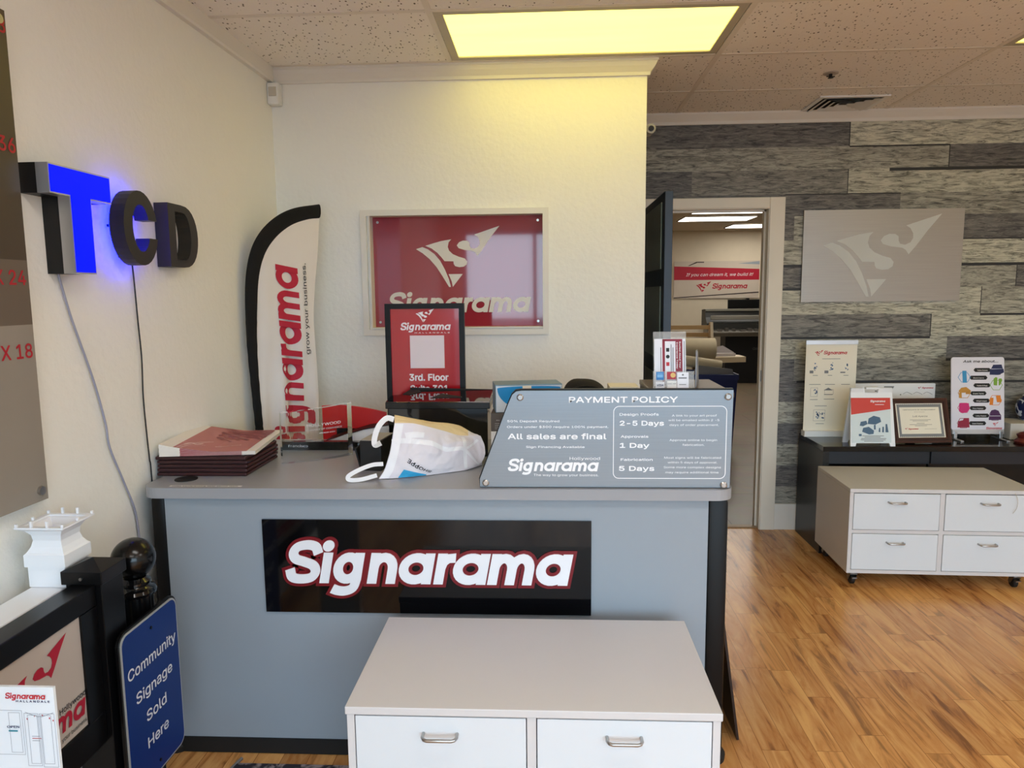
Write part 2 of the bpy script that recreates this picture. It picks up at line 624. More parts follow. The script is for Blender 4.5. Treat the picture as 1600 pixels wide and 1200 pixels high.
    def text(s, F, t, x, y, h, w=None, d=0.0008, bold=0.0, shear=0.0, align='L', rot=0.0, mapf=None, d1=None):
        """t with cap height h at (x, y) on frame F; w fits the width"""
        glyphs = text2d(t)
        if not glyphs:
            return s
        xs = [p[0] for vs, fs in glyphs for p in vs]
        x0, x1 = min(xs), max(xs)
        k = h / 0.727
        kx = (w / max(1e-6, x1 - x0)) if w else k
        wid = kx * (x1 - x0)
        ox = {'L': 0, 'C': -wid / 2, 'R': -wid}[align]
        cr, sr = math.cos(rot), math.sin(rot)
        offs = [(0.0, 0.0)]
        if bold:
            offs += [(bold, 0.0), (-bold, 0.0), (0.0, bold), (0.0, -bold), (bold * .7, bold * .7), (-bold * .7, -bold * .7), (bold * .7, -bold * .7), (-bold * .7, bold * .7)]
        for oi, (bx, by) in enumerate(offs):        # heavy lettering: the same outline thickened all round
            for gi, (vs, fs) in enumerate(glyphs):
                bv = []
                for a, b in vs:
                    px = (a - x0) * kx + ox + shear * b * k + bx * k
                    py = b * k + by * k
                    X, Y = x + px * cr - py * sr, y + px * sr + py * cr
                    bv.append(s.bm.verts.new(mapf(X, Y) if mapf else F.p(X, Y, d + oi * 0.00005 + (gi % 2) * 0.000025)))
                for f in fs:
                    try:
                        s.bm.faces.new([bv[i] for i in f])
                    except ValueError:
                        pass
        return s
    def tube(s, pts, r, n=8, caps=True):
        P = [V(p) for p in pts]
        rings = []
        pn = None
        for i, p in enumerate(P):
            t = (P[min(i + 1, len(P) - 1)] - P[max(i - 1, 0)]).normalized()
            if pn is None:
                pn = t.orthogonal().normalized()
            pn = (pn - t * pn.dot(t)).normalized()
            b = t.cross(pn)
            rr = r[i] if isinstance(r, (list, tuple)) else r
            rings.append([s.bm.verts.new(p + (pn * math.cos(2 * math.pi * k / n) + b * math.sin(2 * math.pi * k / n)) * rr) for k in range(n)])
        for a, b in zip(rings, rings[1:]):
            for k in range(n):
                j = (k + 1) % n
                s.bm.faces.new((a[k], a[j], b[j], b[k]))
        if caps:
            s.bm.faces.new(rings[0][::-1])
            s.bm.faces.new(rings[-1])
        return s
    def lathe(s, prof, n=28, c=(0, 0, 0), flute=0.0):
        c = V(c)
        rings = []
        for r, z in prof:
            rings.append([s.bm.verts.new(c + V((r * math.cos(2 * math.pi * k / n), r * math.sin(2 * math.pi * k / n), z))) for k in range(n)])
        for a, b in zip(rings, rings[1:]):
            for k in range(n):
                j = (k + 1) % n
                s.bm.faces.new((a[k], a[j], b[j], b[k]))
        s.bm.faces.new(rings[0][::-1])
        s.bm.faces.new(rings[-1])
        return s
    def sheet(s, fn, nu, nv):
        g = [[s.bm.verts.new(fn(i / nu, j / nv)) for j in range(nv + 1)] for i in range(nu + 1)]
        for i in range(nu):
            for j in range(nv):
                s.bm.faces.new((g[i][j], g[i + 1][j], g[i + 1][j + 1], g[i][j + 1]))
        return s
    def ribbon(s, pts, wdir, w, t=0.0015):
        P = [V(p) for p in pts]
        wd = V(wdir).normalized() * w / 2
        for sgn in (1,):
            for i in range(len(P) - 1):
                tn = (P[min(i + 2, len(P) - 1)] - P[i]).normalized()
                s.face((P[i] - wd, P[i + 1] - wd, P[i + 1] + wd, P[i] + wd))
        return s

def ob(name, g, mat, parent=None, loc=(0, 0, 0), rz=0.0, smooth=False, **props):
    """link the collected shape as ONE mesh object; with a parent the coordinates are the parent's own"""
    me = bpy.data.meshes.new(name)
    bmesh.ops.remove_doubles(g.bm, verts=g.bm.verts, dist=1e-6)
    g.bm.normal_update()
    g.bm.to_mesh(me)
    g.bm.free()
    me.materials.append(mat)
    if smooth:
        for p in me.polygons:
            p.use_smooth = True
        try:
            me.set_sharp_from_angle(angle=math.radians(35))
        except Exception:
            pass
    o = bpy.data.objects.new(name, me)
    COL.objects.link(o)
    if parent is not None:
        o.parent = parent
    o.location = loc
    o.rotation_euler.z = rz
    for k, v in props.items():
        o[k] = v
    return o

def thing(name, label, cat, loc=(0, 0, 0), rz=0.0, group=None):
    o = bpy.data.objects.new(name, None)
    COL.objects.link(o)
    o.empty_display_size = 0.05
    o.location = loc
    o.rotation_euler.z = rz
    o['label'] = label
    o['category'] = cat
    if group:
        o['group'] = group
    return o

def tag(o, label, cat, group=None):
    o['label'] = label
    o['category'] = cat
    if group:
        o['group'] = group
    return o

def struct(name, g, mat, parent=None, loc=(0, 0, 0), smooth=False):
    o = ob(name, g, mat, parent, loc, smooth=smooth)
    o['kind'] = 'structure'
    return o

def dup(root, loc=None, rz=None, label=None):
    r = root.copy()
    COL.objects.link(r)
    if loc is not None:
        r.location = loc
    if rz is not None:
        r.rotation_euler.z = rz
    if label:
        r['label'] = label
    for ch in list(root.children):
        c = ch.copy()
        COL.objects.link(c)
        c.parent = r
        for gc in ch.children:
            d = gc.copy()
            COL.objects.link(d)
            d.parent = c
    return r
XZ = lambda o: Fr(o, (1, 0, 0), (0, 0, 1))       # a face looking at the camera (-Y)
XY = lambda o: Fr(o, (1, 0, 0), (0, 1, 0))       # a face looking up
# ================================================================== the setting
CZ = 2.576                                       # ceiling height
WX = lambda y: -1.34 + 0.02 * (y - 2.0)          # left wall, very slightly out of square
XR, YF = 4.3, -2.7                               # right wall, storefront
YB, YP = 3.52, 4.57                              # wall behind the counter, plank-papered wall

g = G()
g.box(-1.6, 6.2, YF - 0.1, 4.62, -0.06, 0.0)
struct('floor', g, mat_floor())
g = G()
g.box(-1.6, 6.2, 4.62, 13.2, -0.06, -0.001)
struct('floor_back_room', g, mat_tile())
g = G()
g.box(0.60, 1.40, 4.585, 4.635, -0.001, 0.008, 0.003)
struct('trim_threshold', g, M('threshold', (150, 120, 86), 0.4))

ceil_m = mat_ceiling()
g = G()
F = Fr((0, 0, CZ), (1, 0, 0), (0, -1, 0))        # looks down
tx0, tx1, ty0, ty1 = -0.447, 0.773, 2.862, 3.467
g.box(-1.6, 6.2, YF - 0.1, 13.2, CZ + 0.09, CZ + 0.15)
xs = [-1.6, -0.43, 0.755, 2.008, 3.19, 6.2]
# tile field with real openings where the lay-in lights sit
LIGHTS = [(-0.447, 2.862), (1.99, 2.862), (-0.447, 0.442), (1.99, 0.442), (1.99, -1.37), (-0.447, -1.37)]
gx = [-1.665 + 1.2185 * i for i in range(6)]
gy = [2.862 + 0.605 * i for i in range(-10, 4)]
for i in range(len(gx)):
    a0 = gx[i]; a1 = gx[i] + 1.2185
    if a0 > XR:
        continue
    for b0 in gy:
        if any(abs(a0 - l[0]) < 0.3 and abs(b0 - l[1]) < 0.2 for l in LIGHTS):
            continue
        if b0 > YP:
            continue
        g.box(max(a0, -1.6), min(a1, 4.4), b0, min(b0 + 0.605, 4.66), CZ, CZ + 0.02)
g.box(-1.6, 4.4, YF - 0.1, gy[0], CZ, CZ + 0.02)
struct('ceiling', g, ceil_m)
g = G()
for a in gx[1:]:
    if a < XR:
        g.box(a - 0.012, a + 0.012, YF, 4.6, CZ - 0.002, CZ + 0.001)
for b in gy:
    if b < YP:
        g.box(-1.55, XR + 0.05, b - 0.012, b + 0.012, CZ - 0.0021, CZ + 0.001)
struct('trim_ceiling_grid', g, M('ceiling_tee', (226, 218, 206), 0.5))

# left wall
g = G()
F = None
v = [g.bm.verts.new(p) for p in (
    (WX(YF - 0.1), YF - 0.1, 0), (WX(4.68), 4.68, 0), (WX(4.68), 4.68, CZ + 0.05), (WX(YF - 0.1), YF - 0.1, CZ + 0.05),
    (-1.7, YF - 0.1, 0), (-1.7, 4.68, 0), (-1.7, 4.68, CZ + 0.05), (-1.7, YF - 0.1, CZ + 0.05))]
for q in ((0, 1, 2, 3), (5, 4, 7, 6), (3, 2, 6, 7), (1, 0, 4, 5), (0, 3, 7, 4), (2, 1, 5, 6)):
    g.bm.faces.new([v[i] for i in q])
struct('wall_left', g, wall_paint)

# wall behind the counter, with the opening that the red sign fills
ox0, ox1, oz0, oz1 = -0.862, -0.018, 1.349, 1.896
WE = 0.462
g = G()
xl = WX(YB) - 0.05
g.box(xl, ox0, YB, YB + 0.12, 0, CZ)
g.box(ox1, WE, YB, YB + 0.12, 0, CZ)
g.box(ox0, ox1, YB, YB + 0.12, 0, oz0)
g.box(ox0, ox1, YB, YB + 0.12, oz1, CZ)
struct('wall_back', g, wall_paint)

def crown(name, pts, prof, mat=trim_paint):
    """moulding: prof = [(out, z)] swept along wall points given as (x, y, nx, ny)"""
    g = G()
    rings = []
    for x, y, nx, ny in pts:
        rings.append([g.bm.verts.new((x + nx * a, y + ny * a, z)) for a, z in prof])
    for a, b in zip(rings, rings[1:]):
        for k in range(len(prof) - 1):
            g.bm.faces.new((a[k], a[k + 1], b[k + 1], b[k]))
    for r in (rings[0], rings[-1]):
        g.bm.faces.new(r)
    return struct(name, g, mat)
PROF = [(0.0, 2.508), (0.012, 2.508), (0.015, 2.522), (0.022, 2.53), (0.034, 2.545), (0.042, 2.562), (0.046, 2.564), (0.046, CZ), (0.0, CZ)]
crown('trim_crown_back', [(WX(YB) + 0.0, YB, 0, -1), (WE, YB, 1, -1), (WE, YB + 0.12, 1, 0)], PROF)
crown('trim_crown_left', [(WX(-2.6), -2.6, 1, -0.02), (WX(YB), YB, 1, -1)], [(0.0, 2.512), (0.02, 2.512), (0.024, 2.52), (0.03, CZ - 0.004), (0.03, CZ), (0.0, CZ)])
PROF2 = [(0.0, 2.512), (0.012, 2.512), (0.016, 2.53), (0.03, 2.548), (0.042, 2.566), (0.044, CZ), (0.0, CZ)]
crown('trim_crown_rear', [(0.3, YP, 0, -1), (XR, YP, 0, -1)], PROF2)

# plank-papered wall: one printed sheet, cut round the doorway
DX0, DX1, DZ = 0.655, 1.342, 2.012               # door opening
CX1, CZ1 = 1.438, 2.08                           # outer edge of the casing
PL = []
def row(z1, z0, cells):
    x = -1.4
    for xe, t in cells:
        PL.append((x, xe, z0, z1, t, 0.0))
        x = xe
E_ = 4.3
row(2.53, 2.373, [(1.809, .22), (E_, .85)])
row(2.373, 2.24, [(2.394, .6), (E_, .05)])
row(2.24, 2.095, [(0.878, .0), (1.809, .42), (E_, .75)])
row(2.095, 1.965, [(2.123, .05), (E_, .55)])
row(1.965, 1.82, [(1.5, .1), (2.0, .7), (E_, .05)])
row(1.82, 1.672, [(1.9, .7), (3.2, .8), (E_, .3)])
row(1.672, 1.53, [(2.0, .25), (2.833, .62), (E_, .15)])
row(1.53, 1.368, [(2.635, .78), (E_, .68)])
row(1.368, 1.23, [(2.345, .35), (3.4, .8), (E_, .2)])
row(1.23, 1.094, [(2.449, .72), (E_, .1)])
row(1.094, 0.958, [(1.532, .12), (3.0, .5), (E_, .7)])
row(0.958, 0.824, [(2.05, .08), (E_, .38)])
row(0.824, 0.687, [(2.2, .65), (E_, .2)])
row(0.687, 0.554, [(2.6, .02), (E_, .6)])
row(0.554, 0.417, [(3.0, .62), (E_, .1)])
row(0.417, 0.28, [(2.2, .1), (E_, .5)])
row(0.28, 0.0, [(E_, .55)])
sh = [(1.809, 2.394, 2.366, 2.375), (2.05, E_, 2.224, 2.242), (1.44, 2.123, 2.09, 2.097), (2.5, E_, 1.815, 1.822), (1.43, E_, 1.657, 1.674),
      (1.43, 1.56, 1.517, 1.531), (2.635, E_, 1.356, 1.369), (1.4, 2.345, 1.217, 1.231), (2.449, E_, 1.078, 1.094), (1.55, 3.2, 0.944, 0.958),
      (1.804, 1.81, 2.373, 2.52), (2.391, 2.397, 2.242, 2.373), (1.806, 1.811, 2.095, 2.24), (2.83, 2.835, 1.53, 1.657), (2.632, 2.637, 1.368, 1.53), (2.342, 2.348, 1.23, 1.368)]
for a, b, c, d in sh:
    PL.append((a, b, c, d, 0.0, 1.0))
REG = [(-1.4, DX0 - 0.06, 0, 2.55), (DX0 - 0.06, CX1 - 0.01, CZ1 - 0.02, 2.55), (CX1 - 0.01, E_, 0, 2.55)]
g = G()
cl = g.bm.loops.layers.color.new('tone')
cuts = [p for p in PL if p[5] == 0.0]
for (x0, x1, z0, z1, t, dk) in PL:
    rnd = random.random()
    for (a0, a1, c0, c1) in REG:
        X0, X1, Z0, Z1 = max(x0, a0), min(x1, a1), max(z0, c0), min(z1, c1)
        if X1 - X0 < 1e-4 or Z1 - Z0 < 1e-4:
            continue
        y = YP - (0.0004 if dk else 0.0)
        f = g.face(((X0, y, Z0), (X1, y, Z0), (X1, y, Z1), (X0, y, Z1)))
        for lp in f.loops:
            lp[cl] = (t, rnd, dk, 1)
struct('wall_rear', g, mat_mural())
g = G()
g.box(-1.4, DX0 - 0.03, YP + 0.001, YP + 0.11, 0, CZ)
g.box(DX1 + 0.03, 6.2, YP + 0.001, YP + 0.11, 0, CZ)
g.box(DX0 - 0.03, DX1 + 0.03, YP + 0.001, YP + 0.11, DZ + 0.03, CZ)
struct('wall_rear_core', g, wall_paint)
g = G()
g.box(CX1 - 0.002, XR, YP - 0.016, YP, 0, 0.17, 0.003)
struct('baseboard_rear', g, trim_paint)

# door casing, jambs and the dark door standing open
casing = G()
cx0 = DX0 - 0.09
for (a, b, c, d) in ((DX1 + 0.004, CX1, 0, CZ1), (cx0, DX0 - 0.004, 0, CZ1), (DX0 - 0.004, DX1 + 0.004, DZ + 0.004, CZ1)):
    casing.box(a, b, YP - 0.022, YP + 0.002, c, d, 0.004)
casing.box(DX1, DX1 + 0.03, YP - 0.014, YP + 0.125, 0, DZ + 0.03)
casing.box(DX0 - 0.03, DX0, YP - 0.014, YP + 0.125, 0, DZ + 0.03)
casing.box(DX0, DX1, YP - 0.014, YP + 0.125, DZ, DZ + 0.03)
casing.box(DX1 - 0.012, DX1, YP + 0.04, YP + 0.075, 0, DZ)
casing.box(DX0, DX1, YP + 0.04, YP + 0.075, DZ - 0.012, DZ)
struct('trim_door_casing', casing, M('door_casing', (226, 218, 204), 0.4))
dl = thing('door_1', 'dark blue-grey door with pale inset panels standing open beside the doorway', 'door', (0, 0, 0))
dl['kind'] = 'structure'
door_m = M('door_blue_grey', (44, 54, 70), 0.4)
g = G()
lx0, lx1, ly0, ly1 = 0.592, 0.632, 3.765, 4.53
g.box(lx0, lx1, ly0, ly1, 0.012, 2.02, 0.002)
ob('door_leaf', g, door_m, dl)
for z0, z1 in ((1.635, 1.975), (1.16, 1.545), (0.55, 1.07), (0.14, 0.46)):
    g = G()
    FD = Fr((lx0, ly1, 0), (0, -1, 0), (0, 0, 1))
    g.fbox(FD, 0.09, ly1 - ly0 - 0.1, z0, z1, 0.0, 0.004)
    ob('door_panel', g, M('door_panel_pale', (150, 162, 152), 0.3), dl)
g = G()
g.box(DX1 - 0.004, DX1 + 0.0, YP + 0.03, YP + 0.05, 0.95, 1.02, 0.001)
struct('trim_strike_plate', g, steel)

# walls out of the frame: right side and the glazed storefront behind the camera
g = G()
g.box(XR, XR + 0.1, YF - 0.1, YP + 0.1, 0, CZ)
struct('wall_right', g, wall_paint)
g = G()
sx0, sx1, sz0, sz1 = -1.15, 3.75, 0.14, 2.36
g.box(-1.6, sx0, YF - 0.1, YF, 0, CZ)
g.box(sx1, XR + 0.1, YF - 0.1, YF, 0, CZ)
g.box(sx0, sx1, YF - 0.1, YF, 0, sz0)
g.box(sx0, sx1, YF - 0.1, YF, sz1, CZ)
struct('wall_front', g, wall_paint)
g = G()
for x in (sx0, -0.2, 0.75, 1.75, 2.75, sx1 - 0.05):
    g.box(x, x + 0.05, YF - 0.08, YF - 0.02, sz0, sz1)
for z in (sz0, sz1 - 0.05):
    g.box(sx0 + 0.05, sx1 - 0.05, YF - 0.075, YF - 0.025, z, z + 0.05)
struct('window_2', g, black_satin)
g = G()
g.box(-30, 30, -40, YF - 0.1, -0.12, -0.02)
struct('ground_outside', g, M('asphalt', (96, 96, 98), 0.9, vary=0.1))

# red sign opening: projecting trim round it
wt = thing('window_1', 'cream trimmed opening holding the red sign', 'window')
wt['kind'] = 'structure'
g = G()
F = XZ((0, YB, 0))
g.ring(F, -0.9, 0.004, 1.317, 1.918, 0.028, 0.0, 0.016)
ob('window_trim', g, trim_paint, wt)
g = G()
F2 = XZ((0, YB, 0))
g.ring(F2, ox0 - 0.0, ox1 + 0.0, oz0, oz1, 0.006, -0.075, 0.012)
ob('window_jamb', g, trim_paint, wt)

# back room shell
room_paint = M('back_room_paint', (222, 208, 184), 0.8)
g = G()
g.box(-1.4, 6.2, 12.95, 13.1, 0, CZ)
g.box(6.0, 6.15, YP + 0.1, 12.95, 0, CZ)
g.box(0.28, 0.33, YP + 0.12, 12.95, 0, CZ)
struct('wall_back_room', g, room_paint)
g = G()
g.box(0.3, 6.1, YP + 0.12, 13.0, CZ + 0.001, CZ + 0.06)
struct('ceiling_back_room', g, M('back_room_ceiling', (200, 186, 164), 0.9))

# ================================================================== ceiling fittings
yellow_lens = EM('yellow_light_lens', (1.0, 0.83, 0.16), LAMP_CEIL, (0.3, 0.28, 0.14))
def troffer(x, y, label):
    t = thing('ceiling_light', label, 'ceiling light', (x, y, CZ), group='lay-in ceiling lights')
    g = G()
    F = Fr((0, 0, 0), (1, 0, 0), (0, -1, 0))
    g.ring(F, 0.014, 1.2045, -0.591, -0.014, 0.034, -0.03, 0.0)
    ob('light_frame', g, M('light_frame_grey', (186, 178, 160), 0.5), t)
    g = G()
    g.box(0.046, 1.172, 0.046, 0.559, 0.006, 0.012)
    ob('diffuser', g, yellow_lens, t)
    g = G()
    g.box(0.014, 1.2045, 0.014, 0.591, 0.03, 0.085)
    ob('light_housing', g, white_plastic, t)
    return t
t0 = troffer(tx0, ty0, 'yellow glowing ceiling light panel above the counter, whole in view')
white_lens = EM('white_light_lens', (1.0, 0.965, 0.92), LAMP_ROOM)
dup(t0, (1.99, 2.862, CZ), label='yellow ceiling light panel cut by the right picture edge, near the air vent')
for p in ((-0.447, 0.442), (1.99, 0.442), (1.99, -1.37), (-0.447, -1.37)):
    q = dup(t0, (p[0], p[1], CZ), label='white ceiling light panel out of view near the storefront')
    for c in q.children:
        if c.name.startswith('diffuser'):
            c.data = c.data.copy()
            c.data.materials.clear()
            c.data.materials.append(white_lens)

t = thing('air_vent', 'white square slatted air vent in the ceiling near the plank wall', 'vent', (1.69, 4.39, CZ))
g = G()
F = Fr((0, 0, 0), (1, 0, 0), (0, -1, 0))
g.ring(F, -0.19, 0.19, -0.172, 0.172, 0.026, 0.0, 0.008)
ob('vent_frame', g, white_plastic, t)
for k in range(4):
    e = 0.155 - 0.036 * k
    g = G()
    for (a, b, c, d, ax) in ((-e, e, -e, -e + 0.024, 0), (-e, e, e - 0.024, e, 1), (-e, -e + 0.024, -e, e, 2), (e - 0.024, e, -e, e, 3)):
        z0, z1 = -0.0165, -0.011
        if ax == 0: q = [(a, c * .93, z1), (b, c * .93, z1), (b - .02, d * .93, z0 + 0.0135), (a + .02, d * .93, z0 + 0.0135)]
        elif ax == 1: q = [(a, d * .93, z1), (b, d * .93, z1), (b - .02, c * .93, z0 + 0.0135), (a + .02, c * .93, z0 + 0.0135)]
        elif ax == 2: q = [(a, c * .93, z1), (a, d * .93, z1), (b, d * .93 - .02, z0 + 0.0135), (b, c * .93 + .02, z0 + 0.0135)]
        else: q = [(b, c * .93, z1), (b, d * .93, z1), (a, d * .93 - .02, z0 + 0.0135), (a, c * .93 + .02, z0 + 0.0135)]
        g.face(q)
        g.face([(p[0], p[1], p[2] - 0.0015) for p in q][::-1])
    ob('vent_louvre', g, white_plastic, t)
g = G()
g.box(-0.165, 0.165, -0.15, 0.15, -0.0015, 0.0)
ob('vent_throat', g, black_matte, t)

t = thing('sprinkler_head', 'small recessed sprinkler head in a ceiling tile', 'sprinkler', (1.394, 3.792, CZ))
g = G()
g.lathe([(0.036, 0.0), (0.036, -0.004), (0.03, -0.006), (0.001, -0.006)], 20)
ob('escutcheon', g, M('sprinkler_plate', (170, 160, 150), 0.4), t, smooth=True)
g = G()
g.lathe([(0.008, -0.006), (0.007, -0.02), (0.012, -0.021), (0.014, -0.024), (0.001, -0.024)], 12)
g.box(-0.02, 0.02, -0.003, 0.003, -0.018, -0.015)
ob('deflector', g, black_satin, t)

t = thing('motion_sensor', 'small white motion sensor in the corner under the crown moulding', 'motion sensor', (WX(3.49) + 0.028, 3.482, 2.405))
g = G()
g.box(-0.028, 0.028, -0.02, 0.036, 0.0, 0.1, 0.008)
ob('sensor_body', g, white_plastic, t, smooth=True)
g = G()
g.box(-0.018, 0.018, -0.024, -0.019, 0.036, 0.078, 0.002)
ob('sensor_lens', g, M('sensor_lens', (196, 190, 178), 0.2), t, label='slightly darker square lens')

t = thing('security_camera', 'small grey security camera peeking past the end of the wall', 'camera', (0.487, 3.6, 2.285))
g = G()
pts = [(0, 0.06, 0), (0, -0.055, -0.008)]
g.tube(pts, 0.022, 18)
ob('camera_body', g, M('camera_grey', (150, 146, 140), 0.4), t, smooth=True)
g = G()
g.tube([(0, -0.0545, -0.008), (0, -0.06, -0.0085)], 0.013, 16)
ob('camera_lens', g, black_gloss, t)
g = G()
g.tube([(0, 0.04, 0), (-0.024, 0.045, 0.0)], 0.01, 10)
ob('camera_bracket', g, M('camera_grey', (150, 146, 140), 0.4), t)
# ================================================================== things on the left wall
def WF(loc=(0, 0, 0)):
    return Fr(V((WX(0), 0, 0)) - V(loc), (0.02, 1, 0), (0, 0, 1))
def ringpoly(g, F, outer, inner, d0, d1):
    n = len(outer)
    R = [[g.bm.verts.new(F.p(x, y, d)) for x, y in L] for d in (d0, d1) for L in (outer, inner)]
    o0, i0, o1, i1 = R
    for k in range(n):
        j = (k + 1) % n
        for q in ((o1[k], o1[j], i1[j], i1[k]), (o0[k], i0[k], i0[j], o0[j]), (o0[k], o0[j], o1[j], o1[k]), (i0[k], i1[k], i1[j], i0[j])):
            g.bm.faces.new(q)

loc = (WX(1.3) + 0.03, 1.3, 0.99)
t = thing('size_chart_board', 'brown and taupe size chart board with red numbers on the left wall', 'wall sign', loc)
F = WF(loc)
y0, y1, z0, z1 = 0.55, 1.79, 0.99, 2.205
for nm, a, b, c_ in (('board_panel', z0, 1.446, (146, 138, 128)), ('board_panel', 1.446, 1.607, (104, 92, 80)), ('board_panel', 1.607, z1, (72, 60, 48))):
    g = G()
    g.fbox(F, y0, y1, a, b, 0.026, 0.03)
    ob(nm, g, M('board_' + nm, c_, 0.35), t)
red_vinyl = M('red_vinyl', (176, 34, 48), 0.5)
for s, y, z in (('X 48', 1.79, 2.15), ('X 36', 1.788, 1.868), ('X 24', 1.783, 1.546), ('X 18', 1.783, 1.363)):
    g = G()
    g.text(F, s, y - 0.004, z, 0.05, d=0.0308, bold=0.012, align='R')
    ob('lettering', g, red_vinyl, t)
for y, z in ((1.763, 1.018), (1.763, 2.178), (0.58, 1.018), (0.58, 2.178)):
    g = G()
    p0, p1, p2 = F.p(y, z, 0.0), F.p(y, z, 0.0305), F.p(y, z, 0.038)
    g.tube([p0, p1], 0.008, 14)
    g.tube([p1, p2], 0.0115, 16)
    ob('standoff', g, chrome, t, smooth=True, label='round metal standoff')

# illuminated sample letters
blue_face = EM('blue_led_face', (0.0, 0.006, 1.0), 0.7, (0.0, 0.005, 0.25))
blue_halo = EM('blue_led_halo', (0.0, 0.006, 1.0), 17.0, (0.0, 0.005, 0.25))
loc = (WX(1.95), 1.95, 1.576)
t = thing('channel_letter', 'large letter T with glowing blue face and silver edges on the left wall', 'sign letter', loc, group='sample sign letters')
F = WF(loc)
TP = [(1.902, 1.577), (1.99, 1.577), (1.99, 1.779), (2.081, 1.779), (2.081, 1.855), (1.827, 1.855), (1.827, 1.779), (1.902, 1.779)]
g = G()
g.poly(F, TP, 0.0, 0.046)
ob('letter_return', g, M('black_return', (12, 12, 14), 0.4), t)
g = G()
g.poly(F, TP, 0.046, 0.079)
ob('letter_rim', g, alum, t, label='silver rim')
def shrink(P, e):
    n = len(P)
    out = []
    for i in range(n):
        a, b, c = V(P[i - 1]), V(P[i]), V(P[(i + 1) % n])
        d1, d2 = (b - a).normalized(), (c - b).normalized()
        out.append(tuple(b + V((-d1.y, d1.x)) * e + V((-d2.y, d2.x)) * e))
    return out
g = G()
g.poly(F, shrink(TP, 0.004), 0.079, 0.0805)
ob('letter_face', g, blue_face, t, label='glowing blue face')

loc = (WX(2.224), 2.224, 1.611)
t = thing('channel_letter', 'black letter C with a blue glow behind it, between the T and the D', 'sign letter', loc, group='sample sign letters')
F = WF(loc)
cy, cz, ry, rz_, iy, iz, gap = 2.224, 1.7245, 0.091, 0.1135, 0.045, 0.072, 0.028
def cpts(e=0.0):
    P = []
    a0 = math.asin((gap + e) / (rz_ - e))
    for k in range(29):
        a = a0 + (2 * math.pi - 2 * a0) * k / 28
        P.append((cy + (ry - e) * math.cos(a), cz + (rz_ - e) * math.sin(a)))
    a1 = math.asin((gap + e) / (iz + e))
    for k in range(29):
        a = (2 * math.pi - a1) - (2 * math.pi - 2 * a1) * k / 28
        P.append((cy + (iy + e) * math.cos(a), cz + (iz + e) * math.sin(a)))
    return P
g = G()
g.poly(F, cpts(), 0.034, 0.08)
ob('letter_body', g, M('dark_bronze_black', (38, 35, 33), 0.45), t)
g = G()
g.poly(F, cpts(0.01), 0.027, 0.0335)
ob('letter_light', g, blue_halo, t, label='blue light strip behind the letter')
for y, z in ((2.178, 1.73), (2.224, 1.81), (2.224, 1.639)):
    g = G()
    g.tube([F.p(y, z, 0.0), F.p(y, z, 0.027)], 0.004, 8)
    ob('letter_mount', g, black_satin, t)

loc = (WX(2.53), 2.53, 1.615)
t = thing('channel_letter', 'black letter D on the left wall, farthest from the camera', 'sign letter', loc, group='sample sign letters')
F = WF(loc)
def dpts(l, r, b, tp, k=0.45):
    P = [(l, b)]
    xm = l + (r - l) * k
    for i in range(15):
        a = -math.pi / 2 + math.pi * i / 14
        P.append((xm + (r - xm) * math.cos(a) ** 0.8 if math.cos(a) > 0 else xm, (b + tp) / 2 + (tp - b) / 2 * math.sin(a)))
    P.append((l, tp))
    return P
g = G()
ringpoly(g, F, dpts(2.437, 2.632, 1.615, 1.83), dpts(2.482, 2.582, 1.64, 1.805), 0.002, 0.05)
ob('letter_body', g, M('dark_bronze_black2', (40, 37, 34), 0.45), t)

def wallcord(name, label, yz, r, mat):
    P = [V((WX(y) + 0.006 + r, y, z)) for y, z in yz]
    o = P[-1].copy()
    g = G()
    g.tube([p - o for p in catmull(P, 6)], r, 7)
    return tag(ob(name, g, mat, loc=o, smooth=True), label, 'cord')
wallcord('power_cord', 'pale blue-grey cord hanging from the letter T down the wall', [(1.93, 1.577), (1.937, 1.55), (1.969, 1.451), (2.037, 1.281), (2.079, 1.14), (2.091, 1.06), (2.149, 0.934), (2.194, 0.828), (2.205, 0.70), (2.2, 0.4), (2.2, 0.03)], 0.0032, M('blue_grey_cord', (150, 152, 172), 0.5))
wallcord('power_cord', 'thin black cord hanging from the letter C down to the counter', [(2.27, 1.63), (2.279, 1.6), (2.286, 1.44), (2.292, 1.315), (2.285, 1.188), (2.29, 1.052), (2.295, 0.98), (2.3, 0.86), (2.3, 0.05)], 0.0024, black_print)

# ================================================================== feather flag in the corner
class FlagFr:
    A = V((-1.285, 3.05, 0))
    D = V((0.235, 0.31, 0)).normalized()
    N = V((0.797, -0.604, 0)).normalized()
    def __init__(s, loc):
        s.l = V(loc)
        s.n = s.N
    def wave(s, a, z):
        k = min(1.0, max(0.0, (1.75 - z) / 0.7))
        return 0.012 * k * math.sin(a * 38 + z * 2.2) * min(1, max(0, (a - 0.03) / 0.06)) + 0.006 * k * math.sin(a * 71 - z * 3)
    def q(s, a, z, d=0.0):
        return s.A + s.D * a + V((0, 0, z)) + s.N * (s.wave(a, z) + d) - s.l
    def p(s, x, y, d=0.0):          # text frame: x runs up the flag, y towards the pole
        return s.q(0.258 - y + 0.012 * (1.3 - x), x, d)
loc = (-1.285, 3.05, 0.0)
t = thing('feather_flag', 'white feather flag with black sleeve and red lettering standing in the wall corner', 'flag', loc)
FF = FlagFr(loc)
ZS = [0.45, 0.7, 0.9, 0.975, 1.136, 1.303, 1.467, 1.602, 1.7, 1.77, 1.826, 1.857, 1.869]
